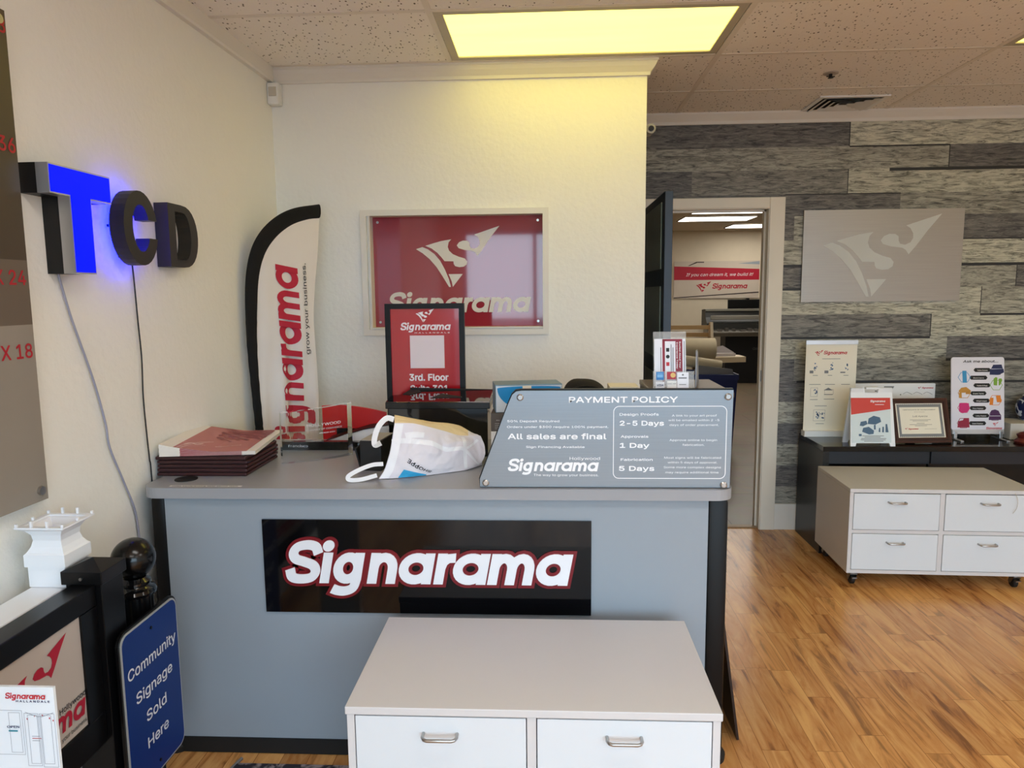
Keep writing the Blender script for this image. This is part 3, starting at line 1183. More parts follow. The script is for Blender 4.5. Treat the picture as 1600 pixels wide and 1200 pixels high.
inner = [(0.05, 0.45), (0.048, 0.7), (0.046, 0.9), (0.044, 0.975), (0.038, 1.132), (0.038, 1.3), (0.048, 1.466), (0.065, 1.603), (0.101, 1.7), (0.158, 1.771), (0.235, 1.826), (0.32, 1.857), (0.386, 1.868)]
outer = [(0.016, 0.45), (0.014, 0.7), (0.010, 0.9), (0.007, 0.975), (-0.002, 1.136), (-0.010, 1.303), (-0.009, 1.467), (0.002, 1.602), (0.032, 1.711), (0.085, 1.794), (0.163, 1.86), (0.256, 1.903), (0.388, 1.931)]
right = [(0.30, 0.45), (0.305, 0.7), (0.317, 0.92), (0.33, 1.042), (0.332, 1.223), (0.331, 1.401), (0.346, 1.548), (0.367, 1.695), (0.379, 1.8), (0.386, 1.868)]
I2, R2 = catmull([(a, b, 0) for a, b in inner], 5), catmull([(a, b, 0) for a, b in right], 6)
def at_z(P, z):
    for a, b in zip(P, P[1:]):
        if (a.y <= z <= b.y):
            k = (z - a.y) / max(1e-6, b.y - a.y)
            return a.x + (b.x - a.x) * k
    return P[-1].x if z > P[-1].y else P[0].x
g = G()
def fab(u, v):
    z = 0.45 + (1.8675 - 0.45) * v
    a, b = at_z(I2, z) - 0.012, at_z(R2, z)
    return FF.q(a + (b - a) * u, z)
g.sheet(fab, 40, 70)
ob('flag_fabric', g, M('flag_white', (228, 222, 218), 0.8), t, smooth=True)
g = G()
O2 = catmull([(a, b, 0) for a, b in outer], 5)
n = len(O2)
rings = []
for i in range(n):
    a, b = O2[i], I2[min(i, len(I2) - 1)]
    c = (a + b) / 2
    w = (b - a)
    fl = 0.014 + 0.003 * math.sin(i * 2.3)
    rings.append([g.bm.verts.new(FF.A + FF.D * (c.x + w.x * 0.5 * math.cos(k * math.pi / 5)) + V((0, 0, c.y + w.y * 0.5 * math.cos(k * math.pi / 5))) + FF.N * (fl * math.sin(k * math.pi / 5)) - V(loc)) for k in range(10)])
for a, b in zip(rings, rings[1:]):
    for k in range(10):
        j = (k + 1) % 10
        g.bm.faces.new((a[k], a[j], b[j], b[k]))
g.bm.faces.new(rings[-1]); g.bm.faces.new(rings[0][::-1])
ob('pole_sleeve', g, black_fabric, t, smooth=True, label='gathered black pole sleeve')
g = G()
g.tube([FF.q(0.03, 0.0), FF.q(0.03, 0.5)], 0.009, 10)
g.box(-0.02, 0.2, -0.02, 0.2, 0.0, 0.012)
ob('flag_pole', g, black_satin, t)
g = G()
g.word(FF, 0.775, 0.0, 0.885, 0.0022, hscale=1.18)
ob('red_lettering', g, M('flag_red', (186, 36, 62), 0.7), t)
g = G()
g.text(None, 'grow your business.', 1.66, 0.0, 0.03, w=0.415, bold=0.004, align='R', mapf=lambda x, y: FF.q(0.299 - y, x, 0.0022))
ob('black_lettering', g, black_print, t)

# ================================================================== red sign in the wall opening
loc = (-0.44, 3.575, oz0)
t = thing('wall_sign', 'glossy red sign with white mark set into the trimmed wall opening', 'wall sign', loc)
F = XZ(V((0, 3.575, 0)) - V(loc))
g = G()
g.fbox(F, ox0 + 0.004, ox1 - 0.004, oz0 + 0.0005, oz1 - 0.004, -0.006, 0.0)
ob('sign_panel', g, M('red_acrylic', (150, 46, 58), 0.06, coat=0.6, vary=0.02), t)
S0 = (1.03)
def rw(x, y):       # crop coordinates of the sign face to metres
    return (-0.853 + (x - 200) * 0.823 / 1237, 1.356 + (988 - y) * 0.522 / 785)
g = G()
k = 0.823 / 1237
lx, lz = rw(LX, LY)
g.logo(F, lx, lz, LW * k, 0.0012)
sw_ = M('sign_white', (222, 214, 200), 0.3)
ob('mark', g, sw_, t)
g = G()
wx_, wz_ = rw(283, 885)
g.word(F, wx_, wz_, (1366 - 283) * k, 0.0012, hscale=0.95)
ob('white_lettering', g, sw_, t)
for x in (ox0 + 0.03, ox1 - 0.03):
    for z in (oz0 + 0.03, oz1 - 0.03):
        g = G()
        g.disc(F, x, z, 0.006, 0.0, 0.004)
        ob('screw', g, chrome, t)

# ================================================================== the counter
SY, PYc = 2.175, 2.2
TOP = 0.912
t = thing('reception_counter', 'grey laminate reception counter with black corner posts', 'counter', (-0.36, 2.55, 0))
L0 = V((-0.36, 2.55, 0))
def rel(F, loc):
    return Fr(F.o - V(loc), F.u, F.v)
g = G()
F = rel(XY((0, 0, 0)), L0)
pts = []
X0, X1, Y0, Y1, r = -1.3, 0.568, SY, 2.95, 0.055
for cx, cy, a in ((X1 - r, Y0 + r, -90), (X1 - r, Y1 - r, 0), (X0 + r, Y1 - r, 90), (X0 + r, Y0 + r, 180)):
    for k in range(8):
        q = math.radians(a + 90 * k / 7)
        pts.append((cx + r * math.cos(q), cy + r * math.sin(q)))
g.poly(F, pts, TOP - 0.034, TOP)
ob('counter_top', g, grey_top, t)
g = G()
g.box(-1.232 + .36, 0.494 + .36, PYc - 2.55, PYc + 0.02 - 2.55, 0.055, TOP - 0.035)
ob('front_panel', g, grey_lam, t)
for x0, x1 in ((-1.279, -1.232), (0.494, 0.556)):
    g = G()
    g.box(x0 + .36, x1 + .36, PYc - 2.55 - 0.002, PYc + 0.06 - 2.55, 0.03, TOP - 0.035, 0.012)
    ob('corner_post', g, black_satin, t, smooth=True)
    g = G()
    xm = (x0 + x1) / 2 + .36
    g.lathe([(0.045, 0.0), (0.047, 0.02), (0.04, 0.032), (0.03, 0.045), (0.028, 0.07)], 20, (xm, PYc + 0.03 - 2.55, 0))
    ob('post_foot', g, rubber, t, smooth=True)
g = G()
g.box(-1.25 + .36, 0.51 + .36, PYc - 2.55 - 0.004, PYc + 0.03 - 2.55, 0.002, 0.0545)
ob('toe_kick', g, black_matte, t)
for x in (-1.25, 0.51):
    g = G()
    g.box(x + .36, x + 0.02 + .36, PYc + 0.06 - 2.55, 2.9 - 2.55, 0.0, TOP - 0.035)
    ob('end_panel', g, black_satin, t)

# round black grommet, strip label on the top
g = G()
g.lathe([(0.036, 0.0), (0.036, 0.0025), (0.03, 0.004), (0.001, 0.004)], 26)
tag(ob('cable_grommet', g, M('grommet', (26, 25, 25), 0.5), loc=(-1.20, 2.285, TOP), smooth=True), 'round black cable grommet in the counter top', 'grommet')
g = G()
F = XY((-1.21, 2.19, TOP + 0.0006))
g.rect(F, 0.0, 0.235, 0.002, 0.016, 0.0)
sl = thing('strip_label', 'thin white printed strip label stuck on the front edge of the counter top', 'label', (-1.21, 2.19, TOP))
g2 = ob('label_strip', g, white_paper, sl, loc=(1.21, -2.19, -TOP))
g = G()
g.text(rel(F, (-1.21, 2.19, TOP)), 'video conferencing daily permit room', 0.008, 0.0045, 0.007, w=0.215, d=0.0004, bold=0.02)
ob('label_print', g, black_print, sl)

# black gloss sign on the counter front
loc = (-0.39, PYc - 0.004, 0.5)
t = thing('company_sign', 'long black gloss sign with white and red lettering on the counter front', 'sign', loc)
F = rel(XZ((0, PYc, 0)), loc)
g = G()
g.fbox(F, -0.914, 0.133, 0.498, 0.806, 0.0005, 0.008)
ob('sign_board', g, M('black_acrylic', (5, 5, 7), 0.06, spec=0.4), t)
g = G()
bw, bz, bk = -0.848, 0.6, 0.93
g.word(F, bw, bz, bk, 0.008, 0.0105, grow=0.125)
ob('red_outline', g, M('deep_red', (116, 14, 26), 0.35), t)
g = G()
g.word(F, bw, bz, bk, 0.0105, 0.0135, grow=0.015)
ob('white_lettering', g, M('letter_white', (236, 238, 244), 0.4), t)

# ================================================================== payment policy sign
loc = (0.17, SY + 0.03, TOP)
t = thing('policy_sign', 'silver slant-sided sign headed PAYMENT POLICY standing on the counter', 'sign', loc)
py_ = SY + 0.026
F = rel(XZ((0, py_, 0)), loc)
def ps(x, y):
    return (-0.214 + (x - 32) * 0.769 / 1490, 0.912 + (693 - y) * 0.305 / 578)
SP = [ps(32, 688), ps(32, 640), ps(205, 200), ps(232, 140), ps(255, 120), ps(285, 115), ps(1530, 115), ps(1522, 688)]
g = G()
g.poly(F, SP, 0.0, 0.006)
ob('sign_face', g, mat_brushed('brushed_silver_sheet', (142, 150, 158), axis=(1, 1, 120), rough=0.3, metal=0.5), t)
g = G()
g.poly(F, [ps(30, 693), ps(26, 638), ps(200, 196), ps(228, 134), ps(252, 112), ps(284, 108), ps(1532, 108), ps(1524, 693)], -0.02, -0.0005)
ob('sign_backing', g, black_satin, t)
wf = M('sign_text_white', (246, 248, 252), 0.5, vary=0.0)
D = 0.0066
kx = 0.769 / 1490
def T(s, x0, x1, yb, cap, bold=0.0, shear=0.0):
    a, b = ps(x0, yb)
    g = G()
    g.text(F, s, a, b, cap * 0.305 / 578, w=(x1 - x0) * kx, d=D, bold=bold, shear=shear)
    ob('lettering', g, wf, t)
T('PAYMENT POLICY', 570, 1206, 185, 46, 0.026)
T('50% Deposit Required', 202, 512, 300, 17, 0.015)
T('Orders under $300 require 100% payment.', 200, 802, 334, 17, 0.015)
T('All sales are final', 205, 790, 400, 44, 0.026)
T('Sign Financing Available', 313, 662, 453, 17, 0.015)
T('Hollywood', 573, 754, 524, 25)
T('The way to grow your business.', 357, 746, 622, 20)
T('Design Proofs', 868, 1097, 262, 20, 0.018)
T('2-5 Days', 870, 1128, 320, 38, 0.026)
T('Approvals', 876, 1038, 392, 20, 0.018)
T('1 Day', 872, 1044, 451, 38, 0.026)
T('Fabrication', 877, 1065, 529, 20, 0.018)
T('5 Days', 868, 1075, 588, 38, 0.026)
T('A link to your art proof', 1175, 1436, 268, 17)
T('will be emailed within 2 -5', 1155, 1452, 295, 17)
T('days of order placement.', 1162, 1450, 323, 17)
T('Approve online to begin', 1163, 1441, 412, 17)
T('fabrication.', 1240, 1368, 440, 17)
T('Most signs will be fabricated', 1134, 1467, 516, 17)
T('within 5 days of approval.', 1155, 1446, 544, 17)
T('Some more complex designs', 1132, 1468, 573, 17)
T('may require additional time', 1143, 1455, 603, 17)
a, b = ps(198, 592)
g = G()
g.word(F, a, b, (752 - 198) * kx, D, hscale=0.93)
ob('wordmark', g, wf, t)
g = G()
(a, b), (c_, d_) = ps(831, 636), ps(1496, 206)
r = 0.018
o_, i_ = [], []
for L_, e in ((o_, 0.0), (i_, 0.0022)):
    for cx, cy, q in ((c_ - r, b + r, -90), (c_ - r, d_ - r, 0), (a + r, d_ - r, 90), (a + r, b + r, 180)):
        for kk in range(7):
            an = math.radians(q + 15 * kk)
            L_.append((cx + (r - e) * math.cos(an), cy + (r - e) * math.sin(an)))
ringpoly(g, F, o_, i_, 0.0062, D)
ob('border_line', g, wf, t)
for x, y in ((280, 153), (1498, 152), (68, 662), (1485, 671)):
    g = G()
    a, b = ps(x, y)
    g.tube([F.p(a, b, 0.004), F.p(a, b, 0.012)], 0.0105, 18)
    g.tube([F.p(a, b, 0.012), F.p(a, b, 0.0145)], [0.0105, 0.007], 18)
    ob('standoff', g, chrome, t, smooth=True, label='round metal standoff')
# ================================================================== drawer cabinets on casters
CW, CD, CT, CB = 0.9, 0.49, 0.52, 0.078
def drawer_cabinet(label, loc, rz, overhang):
    t = thing('drawer_cabinet', label, 'cabinet', loc, rz, group='white four-drawer cabinets')
    w2 = CW / 2
    g = G()
    e = overhang
    g.box(-w2 - e, w2 + e, -CD / 2 - e, CD / 2, CT - 0.02, CT, 0.002)
    ob('cabinet_top', g, gloss_white, t)
    g = G()
    yb0, yb1 = -CD / 2, CD / 2
    g.box(-w2, -w2 + 0.018, yb0, yb1, CB, CT - 0.0205)
    g.box(w2 - 0.018, w2, yb0, yb1, CB, CT - 0.0205)
    g.box(-w2 + 0.018, w2 - 0.018, yb0, yb1, CB, CB + 0.018)
    g.box(-w2 + 0.018, w2 - 0.018, yb1 - 0.012, yb1, CB + 0.018, CT - 0.0205)
    g.box(-0.011, 0.011, yb0 + 0.002, yb1 - 0.012, CB + 0.018, CT - 0.0205)
    zm = (CB + 0.018 + CT - 0.02) / 2
    for s in (-1, 1):
        a, b = (-w2 + 0.018, -0.011) if s < 0 else (0.011, w2 - 0.018)
        g.box(a, b, yb0 + 0.002, yb1 - 0.012, zm - 0.009, zm + 0.009)
    ob('carcass', g, gloss_white, t)
    for s in (-1, 1):
        for k in range(2):
            a, b = (-w2 + 0.0205, -0.0135) if s < 0 else (0.0135, w2 - 0.0205)
            z0 = CB + 0.0205 if k == 0 else zm + 0.0115
            z1 = zm - 0.0115 if k == 0 else CT - 0.024
            g = G()
            g.box(a, b, yb0 - 0.001, yb0 + 0.017, z0, z1, 0.0012)
            g.box(a + 0.01, b - 0.01, yb0 + 0.017, yb1 - 0.06, z0 + 0.01, z1 - 0.03)
            d = ob('drawer', g, drawer_white, t)
            g = G()
            xm, zh = (a + b) / 2, z1 - 0.042
            y = yb0 - 0.001
            P = [(xm - 0.041, y, zh), (xm - 0.041, y - 0.018, zh), (xm - 0.037, y - 0.026, zh - 0.0005), (xm - 0.03, y - 0.029, zh - 0.001), (xm + 0.03, y - 0.029, zh - 0.001), (xm + 0.037, y - 0.026, zh - 0.0005), (xm + 0.041, y - 0.018, zh), (xm + 0.041, y, zh)]
            g.tube(P, 0.0042, 10)
            ob('handle', g, chrome, d, smooth=True, label='satin metal bow handle')
    for sx in (-1, 1):
        for sy in (-1, 1):
            x, y = sx * (w2 - 0.05), sy * (CD / 2 - 0.05)
            g = G()
            g.box(x - 0.028, x + 0.028, y - 0.022, y + 0.022, CB - 0.006, CB - 0.0005)
            g.lathe([(0.014, CB - 0.018), (0.014, CB - 0.006)], 14, (x, y, 0))
            for s in (-1, 1):
                q = [(x + s * 0.016, y - 0.018, CB - 0.018), (x + s * 0.016, y + 0.018, CB - 0.018), (x + s * 0.016, y + 0.03, 0.028), (x + s * 0.016, y + 0.012, 0.02)]
                g.face(q)
                g.face([(p[0] + s * 0.002, p[1], p[2]) for p in q])
            g.box(x - 0.018, x + 0.018, y - 0.018, y + 0.018, CB - 0.02, CB - 0.017)
            if sy < 0:   # brake pedal
                g.box(x - 0.012, x + 0.012, y - 0.03, y - 0.012, 0.04, 0.046)
            c = ob('caster', g, steel, t)
            g = G()
            n = 20
            ring = [[g.bm.verts.new((x + xx, y + 0.012 + rr * math.cos(2 * math.pi * k / n), 0.0265 + rr * math.sin(2 * math.pi * k / n))) for k in range(n)] for xx, rr in ((-0.012, 0.022), (-0.008, 0.0265), (0.008, 0.0265), (0.012, 0.022))]
            for a, b in zip(ring, ring[1:]):
                for k in range(n):
                    j = (k + 1) % n
                    g.bm.faces.new((a[k], a[j], b[j], b[k]))
            g.bm.faces.new(ring[0][::-1]); g.bm.faces.new(ring[-1])
            ob('wheel', g, rubber, c, smooth=True)
    return t
drawer_cabinet('white drawer cabinet in front of the counter, cut by the bottom edge', (-0.043, 1.628 + CD / 2, 0), 0.0, 0.004)
drawer_cabinet('white drawer cabinet on casters on the wood floor by the black table', (1.975 + 0.005, 3.621 + CD / 2, 0), math.radians(-2.0), 0.0)

g = G()
g.tube(catmull([(0, 0, 0), (0.006, -0.012, -0.03), (0.004, -0.014, -0.07), (-0.012, -0.012, -0.1)], 5), 0.0013, 6)
tag(ob('loose_thread', g, M('pale_thread', (196, 190, 178), 0.6), loc=(2.31, 3.608, 0.508), smooth=True), 'pale thin strip hanging over the upper right drawer front', 'strip')

# ================================================================== black display table by the plank wall
t = thing('display_table', 'long black-brown display table along the plank wall', 'table', (1.566, 4.13, 0))
tl, td, th = 2.2, 0.405, 0.632
g = G()
g.box(0, tl, 0, td, th - 0.03, th, 0.002)
ob('table_top', g, M('black_table_top', (16, 15, 16), 0.12, vary=0.1), t)
for x in (0.0, tl - 0.035):
    g = G()
    g.box(x, x + 0.035, 0.002, td, 0.0, th - 0.0305)
    ob('side_panel', g, black_wood, t)
for x0, x1 in ((0.037, 0.6), (0.612, 1.4), (1.412, tl - 0.037)):
    g = G()
    g.box(x0, x1, 0.02, 0.038, th - 0.105, th - 0.032)
    ob('drawer', g, M('black_drawer', (36, 40, 48), 0.3), t)
g = G()
g.box(0.037, tl - 0.037, td - 0.02, td - 0.004, 0.12, th - 0.032)
ob('back_panel', g, black_wood, t)
g = G()
g.box(0.602, 0.61, 0.03, 0.05, 0.0, th - 0.032)
ob('leg', g, black_wood, t)

TT = th
# banner stand
loc = (1.66, 4.44, TT)
t = thing('banner_stand', 'tall cream table-top banner with product drawings, leftmost on the black table', 'banner', loc)
F = rel(XZ((0, 4.44, 0)), loc)
bx0, bx1, bz0, bz1 = 1.556, 1.858, 0.66, 1.215
class Tilt(Fr):
    pass
g = G()
g.fbox(F, bx0, bx1, bz0, bz1, -0.002, 0.0)
ob('banner_sheet', g, cream_paper, t)
g = G()
g.fbox(F, bx0, bx1, TT + 0.001, 0.668, -0.03, 0.03)
ob('banner_base', g, white_plastic, t)
g = G()
g.fbox(F, bx0 - 0.002, bx1 + 0.002, bz1 - 0.022, bz1 + 0.003, -0.006, 0.005)
ob('top_rail', g, alum, t)
def bs(x, y):
    return (bx0 + (x - 165) * (bx1 - bx0) / 465, bz0 + (950 - y) * (bz1 - bz0) / 760)
g = G()
kx = (bx1 - bx0) / 465
a, b = bs(245, 315); g.logo(F, a, b, 78 * kx, 0.0006)
ob('mark', g, red_print, t)
g = G()
a, b = bs(325, 302); g.word(F, a, b, 216 * kx, 0.0007)
ob('red_print', g, red_print, t)
g = G()
for x, y, w_ in ((315, 342, 165), (235, 480, 45), (372, 480, 40), (515, 480, 45), (205, 555, 105), (350, 555, 90), (498, 555, 80), (345, 640, 80), (218, 682, 70), (345, 678, 95), (265, 735, 110), (280, 885, 75)):
    a, b = bs(x, y); g.rect(F, a, a + w_ * kx, b, b + 0.003, 0.0006)
for x, y, w_, h_ in ((205, 460, 34, 26), (340, 460, 36, 26), (485, 458, 45, 12)):
    a, b = bs(x, y); g.rect(F, a, a + w_ * kx, b, b + h_ * kx, 0.0006)
for x0, x1, y0, y1 in ((220, 285, 655, 580), (348, 430, 636, 595), (255, 362, 860, 765)):
    (a, b), (c_, d_) = bs(x0, y0), bs(x1, y1); g.ring(F, a, c_, b, d_, 0.0012, 0.0006)
a, b = bs(340, 602); c_, d_ = bs(425, 580); g.poly(F, [(a, b), (c_, b), ((a + c_) / 2, d_)], 0.0007)
ob('grey_print', g, grey_print, t)
g = G()
random.seed(3)
for cx, cy, n_, s_ in ((258, 405, 9, 22), (400, 400, 9, 26), (540, 405, 9, 22), (265, 620, 8, 22), (300, 820, 16, 30), (345, 815, 8, 22)):
    for k in range(n_):
        a, b = bs(cx + random.uniform(-s_ * .6, s_ * .6), cy + random.uniform(-s_ * 1.3, s_ * 1.3)); g.disc(F, a, b, random.uniform(.002, .005), 0.0008, n=8)
ob('blue_print', g, M('dull_blue_print', (78, 112, 150), 0.6), t)

# mini A-frame sign
loc = (1.845, 4.2, TT)
t = thing('mini_sandwich_board', 'small white A-frame sign with red-topped poster on the black table', 'sign', loc)
def leaf(sgn):
    # front leaf leans back, rear leaf leans forward; both hinge at the top
    o = V((0, sgn * 0.062, 0.0))
    v = V((0, -sgn * 0.062, 0.335)).normalized()
    u = V((1, 0, 0)) if sgn < 0 else V((-1, 0, 0))
    return Fr(o, u, v)
for sgn, nm in ((-1, 'front_leaf'), (1, 'rear_leaf')):
    F = leaf(sgn)
    g = G()
    w = 0.125
    g.poly(F, [(-w, 0), (-w + 0.028, 0), (-w + 0.034, 0.018), (w - 0.034, 0.018), (w - 0.028, 0), (w, 0), (w - 0.01, 0.335), (0.05, 0.335), (0.045, 0.305), (-0.035, 0.305), (-0.04, 0.335), (-w + 0.01, 0.335)], -0.012, 0.0)
    ob(nm, g, vinyl, t)
F = leaf(-1)
F.o.y -= 0.0
g = G()
g.box(-0.033, 0.043, -0.014, 0.0145, 0.321, 0.333, 0.002)
ob('carry_handle', g, vinyl, t)
def af(x, y):
    return (-0.125 + (x - 535) * 0.25 / 395, 0.02 + (1060 - y) * 0.27 / 430)
g = G()
(a, b), (c_, d_) = af(548, 1060), af(895, 652)
g.rect(F, a, c_, b, d_, 0.0012)
ob('poster_sheet', g, M('pale_blue_poster', (214, 226, 230), 0.4), t)
g = G()
g.poly(F, [af(548, 805), af(895, 755), af(895, 652), af(548, 652)], 0.002)
ob('poster_band', g, M('orange_red_band', (206, 62, 48), 0.4), t)
g = G()
a, b = af(718, 692); g.word(F, a, b, 0.085, 0.0026)
a, b = af(760, 716); g.rect(F, a, a + 0.05, b, b + 0.003, 0.0026)
ob('white_lettering', g, white_print, t)
g = G()
for P in ([(620, 905), (630, 870), (680, 860), (690, 890), (650, 910)], [(690, 890), (700, 840), (745, 815), (800, 830), (810, 870), (760, 895)], [(640, 960), (650, 925), (700, 915), (745, 950), (740, 980), (700, 985)], [(745, 940), (745, 900), (760, 895), (760, 940)], [(785, 960), (790, 925), (800, 925), (800, 965)], [(815, 965), (820, 915), (832, 915), (832, 965)], [(845, 965), (848, 890), (862, 890), (872, 965)], [(610, 1000), (610, 980), (635, 980), (635, 1000)]):
    g.poly(F, [af(*p) for p in P], 0.0022)
ob('product_pictures', g, M('blue_grey_pictures', (74, 104, 132), 0.5), t)
g = G()
for k, (a0, a1) in enumerate(((640, 830), (660, 800), (630, 850), (625, 845), (655, 825))):
    (a, b), (c_, d_) = af(a0, 1000 + k * 12), af(a1, 1000 + k * 12)
    g.rect(F, a, c_, b, b + 0.0032, 0.002)
ob('small_print', g, grey_print, t)

# framed certificate, leaning back
loc = (2.155, 4.2, TT + 0.006)
t = thing('certificate_frame', 'brown wooden framed certificate leaning back on the black table', 'picture frame', loc, math.radians(3))
v = V((0, 0.085, 0.262)).normalized()
F = Fr((0, 0.0, 0.0), (1, 0, 0), v)
W_, H_ = 0.167, 0.262
g = G()
g.ring(F, -W_, W_, 0.002, H_, 0.03, -0.016, 0.0)
ob('wood_frame', g, M('mahogany', (72, 40, 30), 0.3, vary=0.15), t)
g = G()
g.ring(F, -W_ + 0.012, W_ - 0.012, 0.014, H_ - 0.012, 0.012, 0.0, 0.004)
ob('frame_moulding', g, M('mahogany_dark', (52, 28, 22), 0.3), t)
g = G()
g.fbox(F, -W_ + 0.03, W_ - 0.03, 0.032, H_ - 0.03, -0.008, -0.004)
ob('certificate_paper', g, cream_paper, t)
g = G()
g.ring(F, -W_ + 0.038, W_ - 0.038, 0.04, H_ - 0.038, 0.014, -0.0034)
for s in range(24):
    x = -W_ + 0.042 + s * (2 * W_ - 0.084) / 23
    for y in (0.04, H_ - 0.038):
        g.disc(F, x, y, 0.005, -0.0032, n=8)
ob('certificate_border', g, M('grey_border', (128, 130, 132), 0.6), t)
g = G()
g.text(F, 'CERTIFICATE OF ACHIEVEMENT', 0, 0.192, 0.007, w=0.19, d=-0.0032, bold=0.01, align='C')
g.text(F, 'this is to certify that', 0, 0.18, 0.004, w=0.06, d=-0.0032, align='C')
g.text(F, 'Loli Ayerza', 0, 0.152, 0.013, w=0.085, d=-0.0032, shear=0.25, align='C')
for y, w_ in ((0.135, 0.12), (0.128, 0.09), (0.115, 0.045), (0.107, 0.13), (0.1, 0.07)):
    g.rect(F, -w_ / 2, w_ / 2, y, y + 0.0018, -0.0032)
g.rect(F, 0.02, 0.09, 0.082, 0.083, -0.0032)
ob('certificate_print', g, M('brown_grey_print', (92, 86, 80), 0.6), t)
g = G()
g.logo(F, -0.095, 0.078, 0.018, -0.0032)
ob('mark', g, red_print, t)
g = G()
g.word(F, -0.075, 0.079, 0.058, -0.0032)
ob('red_print', g, red_print, t)
g = G()
p0 = F.p(0, 0.2, -0.018)
g.poly(Fr((-0.02, p0.y, p0.z), (1, 0, 0), (0, 0.35, -1)), [(0, 0), (0.04, 0), (0.05, p0.z * 1.055), (-0.01, p0.z * 1.055)], 0.0, 0.003)
ob('easel_leg', g, black_matte, t)

# white product board behind the certificate
loc = (2.16, 4.5, TT)
t = thing('product_board', 'white board with small red mark standing behind the certificate', 'board', loc)
F = rel(XZ((0, 4.5, 0)), loc)
g = G()
g.rrect(F, 1.88, 2.36, TT + 0.001, 0.947, 0.006, -0.012, 0.0)
ob('board_sheet', g, white_print, t)
g = G()
g.logo(F, 2.255, 0.912, 0.022, 0.0008)
ob('mark', g, red_print, t)
g = G()
g.word(F, 2.28, 0.915, 0.068, 0.0008)
ob('red_print', g, red_print, t)
g = G()
g.poly(F, [(2.05, 0.912), (2.105, 0.912), (2.115, 0.93), (2.055, 0.93)], 0.0008)
g.stroke(F, [(2.0, 0.9), (2.045, 0.9)], 0.004, 0.0008)
for k in range(3):
    g.stroke(F, catmull([(2.17 + k * .06, 0.882, 0), (2.19 + k * .06, 0.893, 0), (2.21 + k * .06, 0.886, 0), (2.225 + k * .06, 0.878, 0)], 4), 0.001, 0.0008)
g.disc(F, 2.155, 0.878, 0.004, 0.0008, n=10)
ob('grey_print', g, grey_print, t)

# "Ask me about..." display
loc = (2.535, 4.34, TT)
t = thing('product_display', 'white table-top display headed Ask me about with coloured product pictures', 'display stand', loc)
v = V((0, 0.05, 0.43)).normalized()
F = Fr((0, 0, 0.055), (1, 0, 0), v)
def ask(x, y):
    sk = (1000 - y) * 0.045
    return (-0.15 + (x - 720 - sk) * 0.3 / 585, (1000 - y) * 0.43 / 808)
AW = 0.152
g = G()
g.rrect(F, -AW, AW, -0.002, 0.432, 0.016, -0.006, 0.0)
ob('display_sheet', g, M('display_white', (226, 226, 240), 0.4), t)
g = G()
g.fbox(F, -AW + 0.005, AW - 0.005, -0.022, 0.004, -0.012, 0.006)
ob('bottom_rail', g, alum, t)
for s in (-1, 1):
    g = G()
    g.box(s * 0.13 - 0.009, s * 0.13 + 0.009, -0.085, 0.07, 0.0, 0.008, 0.002)
    g.box(s * 0.13 - 0.009, s * 0.13 + 0.009, -0.012, 0.012, 0.0085, 0.05, 0.002)
    ob('foot', g, alum, t)
g = G()
a, b = ask(882, 248)
g.text(F, 'Ask me about...', a, b, 0.019, w=0.2, d=0.0008, bold=0.02, shear=0.25)
tags = [(995, 1190, 332), (945, 1148, 417), (985, 1180, 502), (945, 1130, 590), (972, 1165, 672), (930, 1120, 755), (960, 1150, 838), (915, 1112, 923)]
for k, (a0, a1, yc) in enumerate(tags):
    P = [(a0 + 18, yc - 22), (a1 - 18, yc - 22), (a1, yc), (a1 - 18, yc + 22), (a0 + 18, yc + 22), (a0, yc)]
    g.poly(F, [ask(*p) for p in P][::-1], 0.0008)
ob('black_tags', g, black_print, t)
g = G()
for k, s in enumerate(('Table Covers', 'Banners', 'Feather & Flags', 'Event Tents', 'Signage', 'Floor Displays', 'Lobby Displays', 'Event Displays')):
    a, b = ask((tags[k][0] + tags[k][1]) / 2, tags[k][2] + 9)
    g.text(F, s, a, b, 0.0085, w=0.06, d=0.0014, align='C', bold=0.01)
ob('tag_lettering', g, white_print, t)
hexc = [((1255, 330), (34, 44, 88), 1), ((888, 412), (60, 150, 205), 0), ((1240, 500), (126, 170, 60), 0), ((880, 588), (196, 142, 60), 1), ((1225, 668), (224, 132, 40), 1), ((868, 752), (206, 44, 120), 1), ((1210, 838), (74, 36, 84), 1), ((855, 922), (150, 30, 62), 1)]
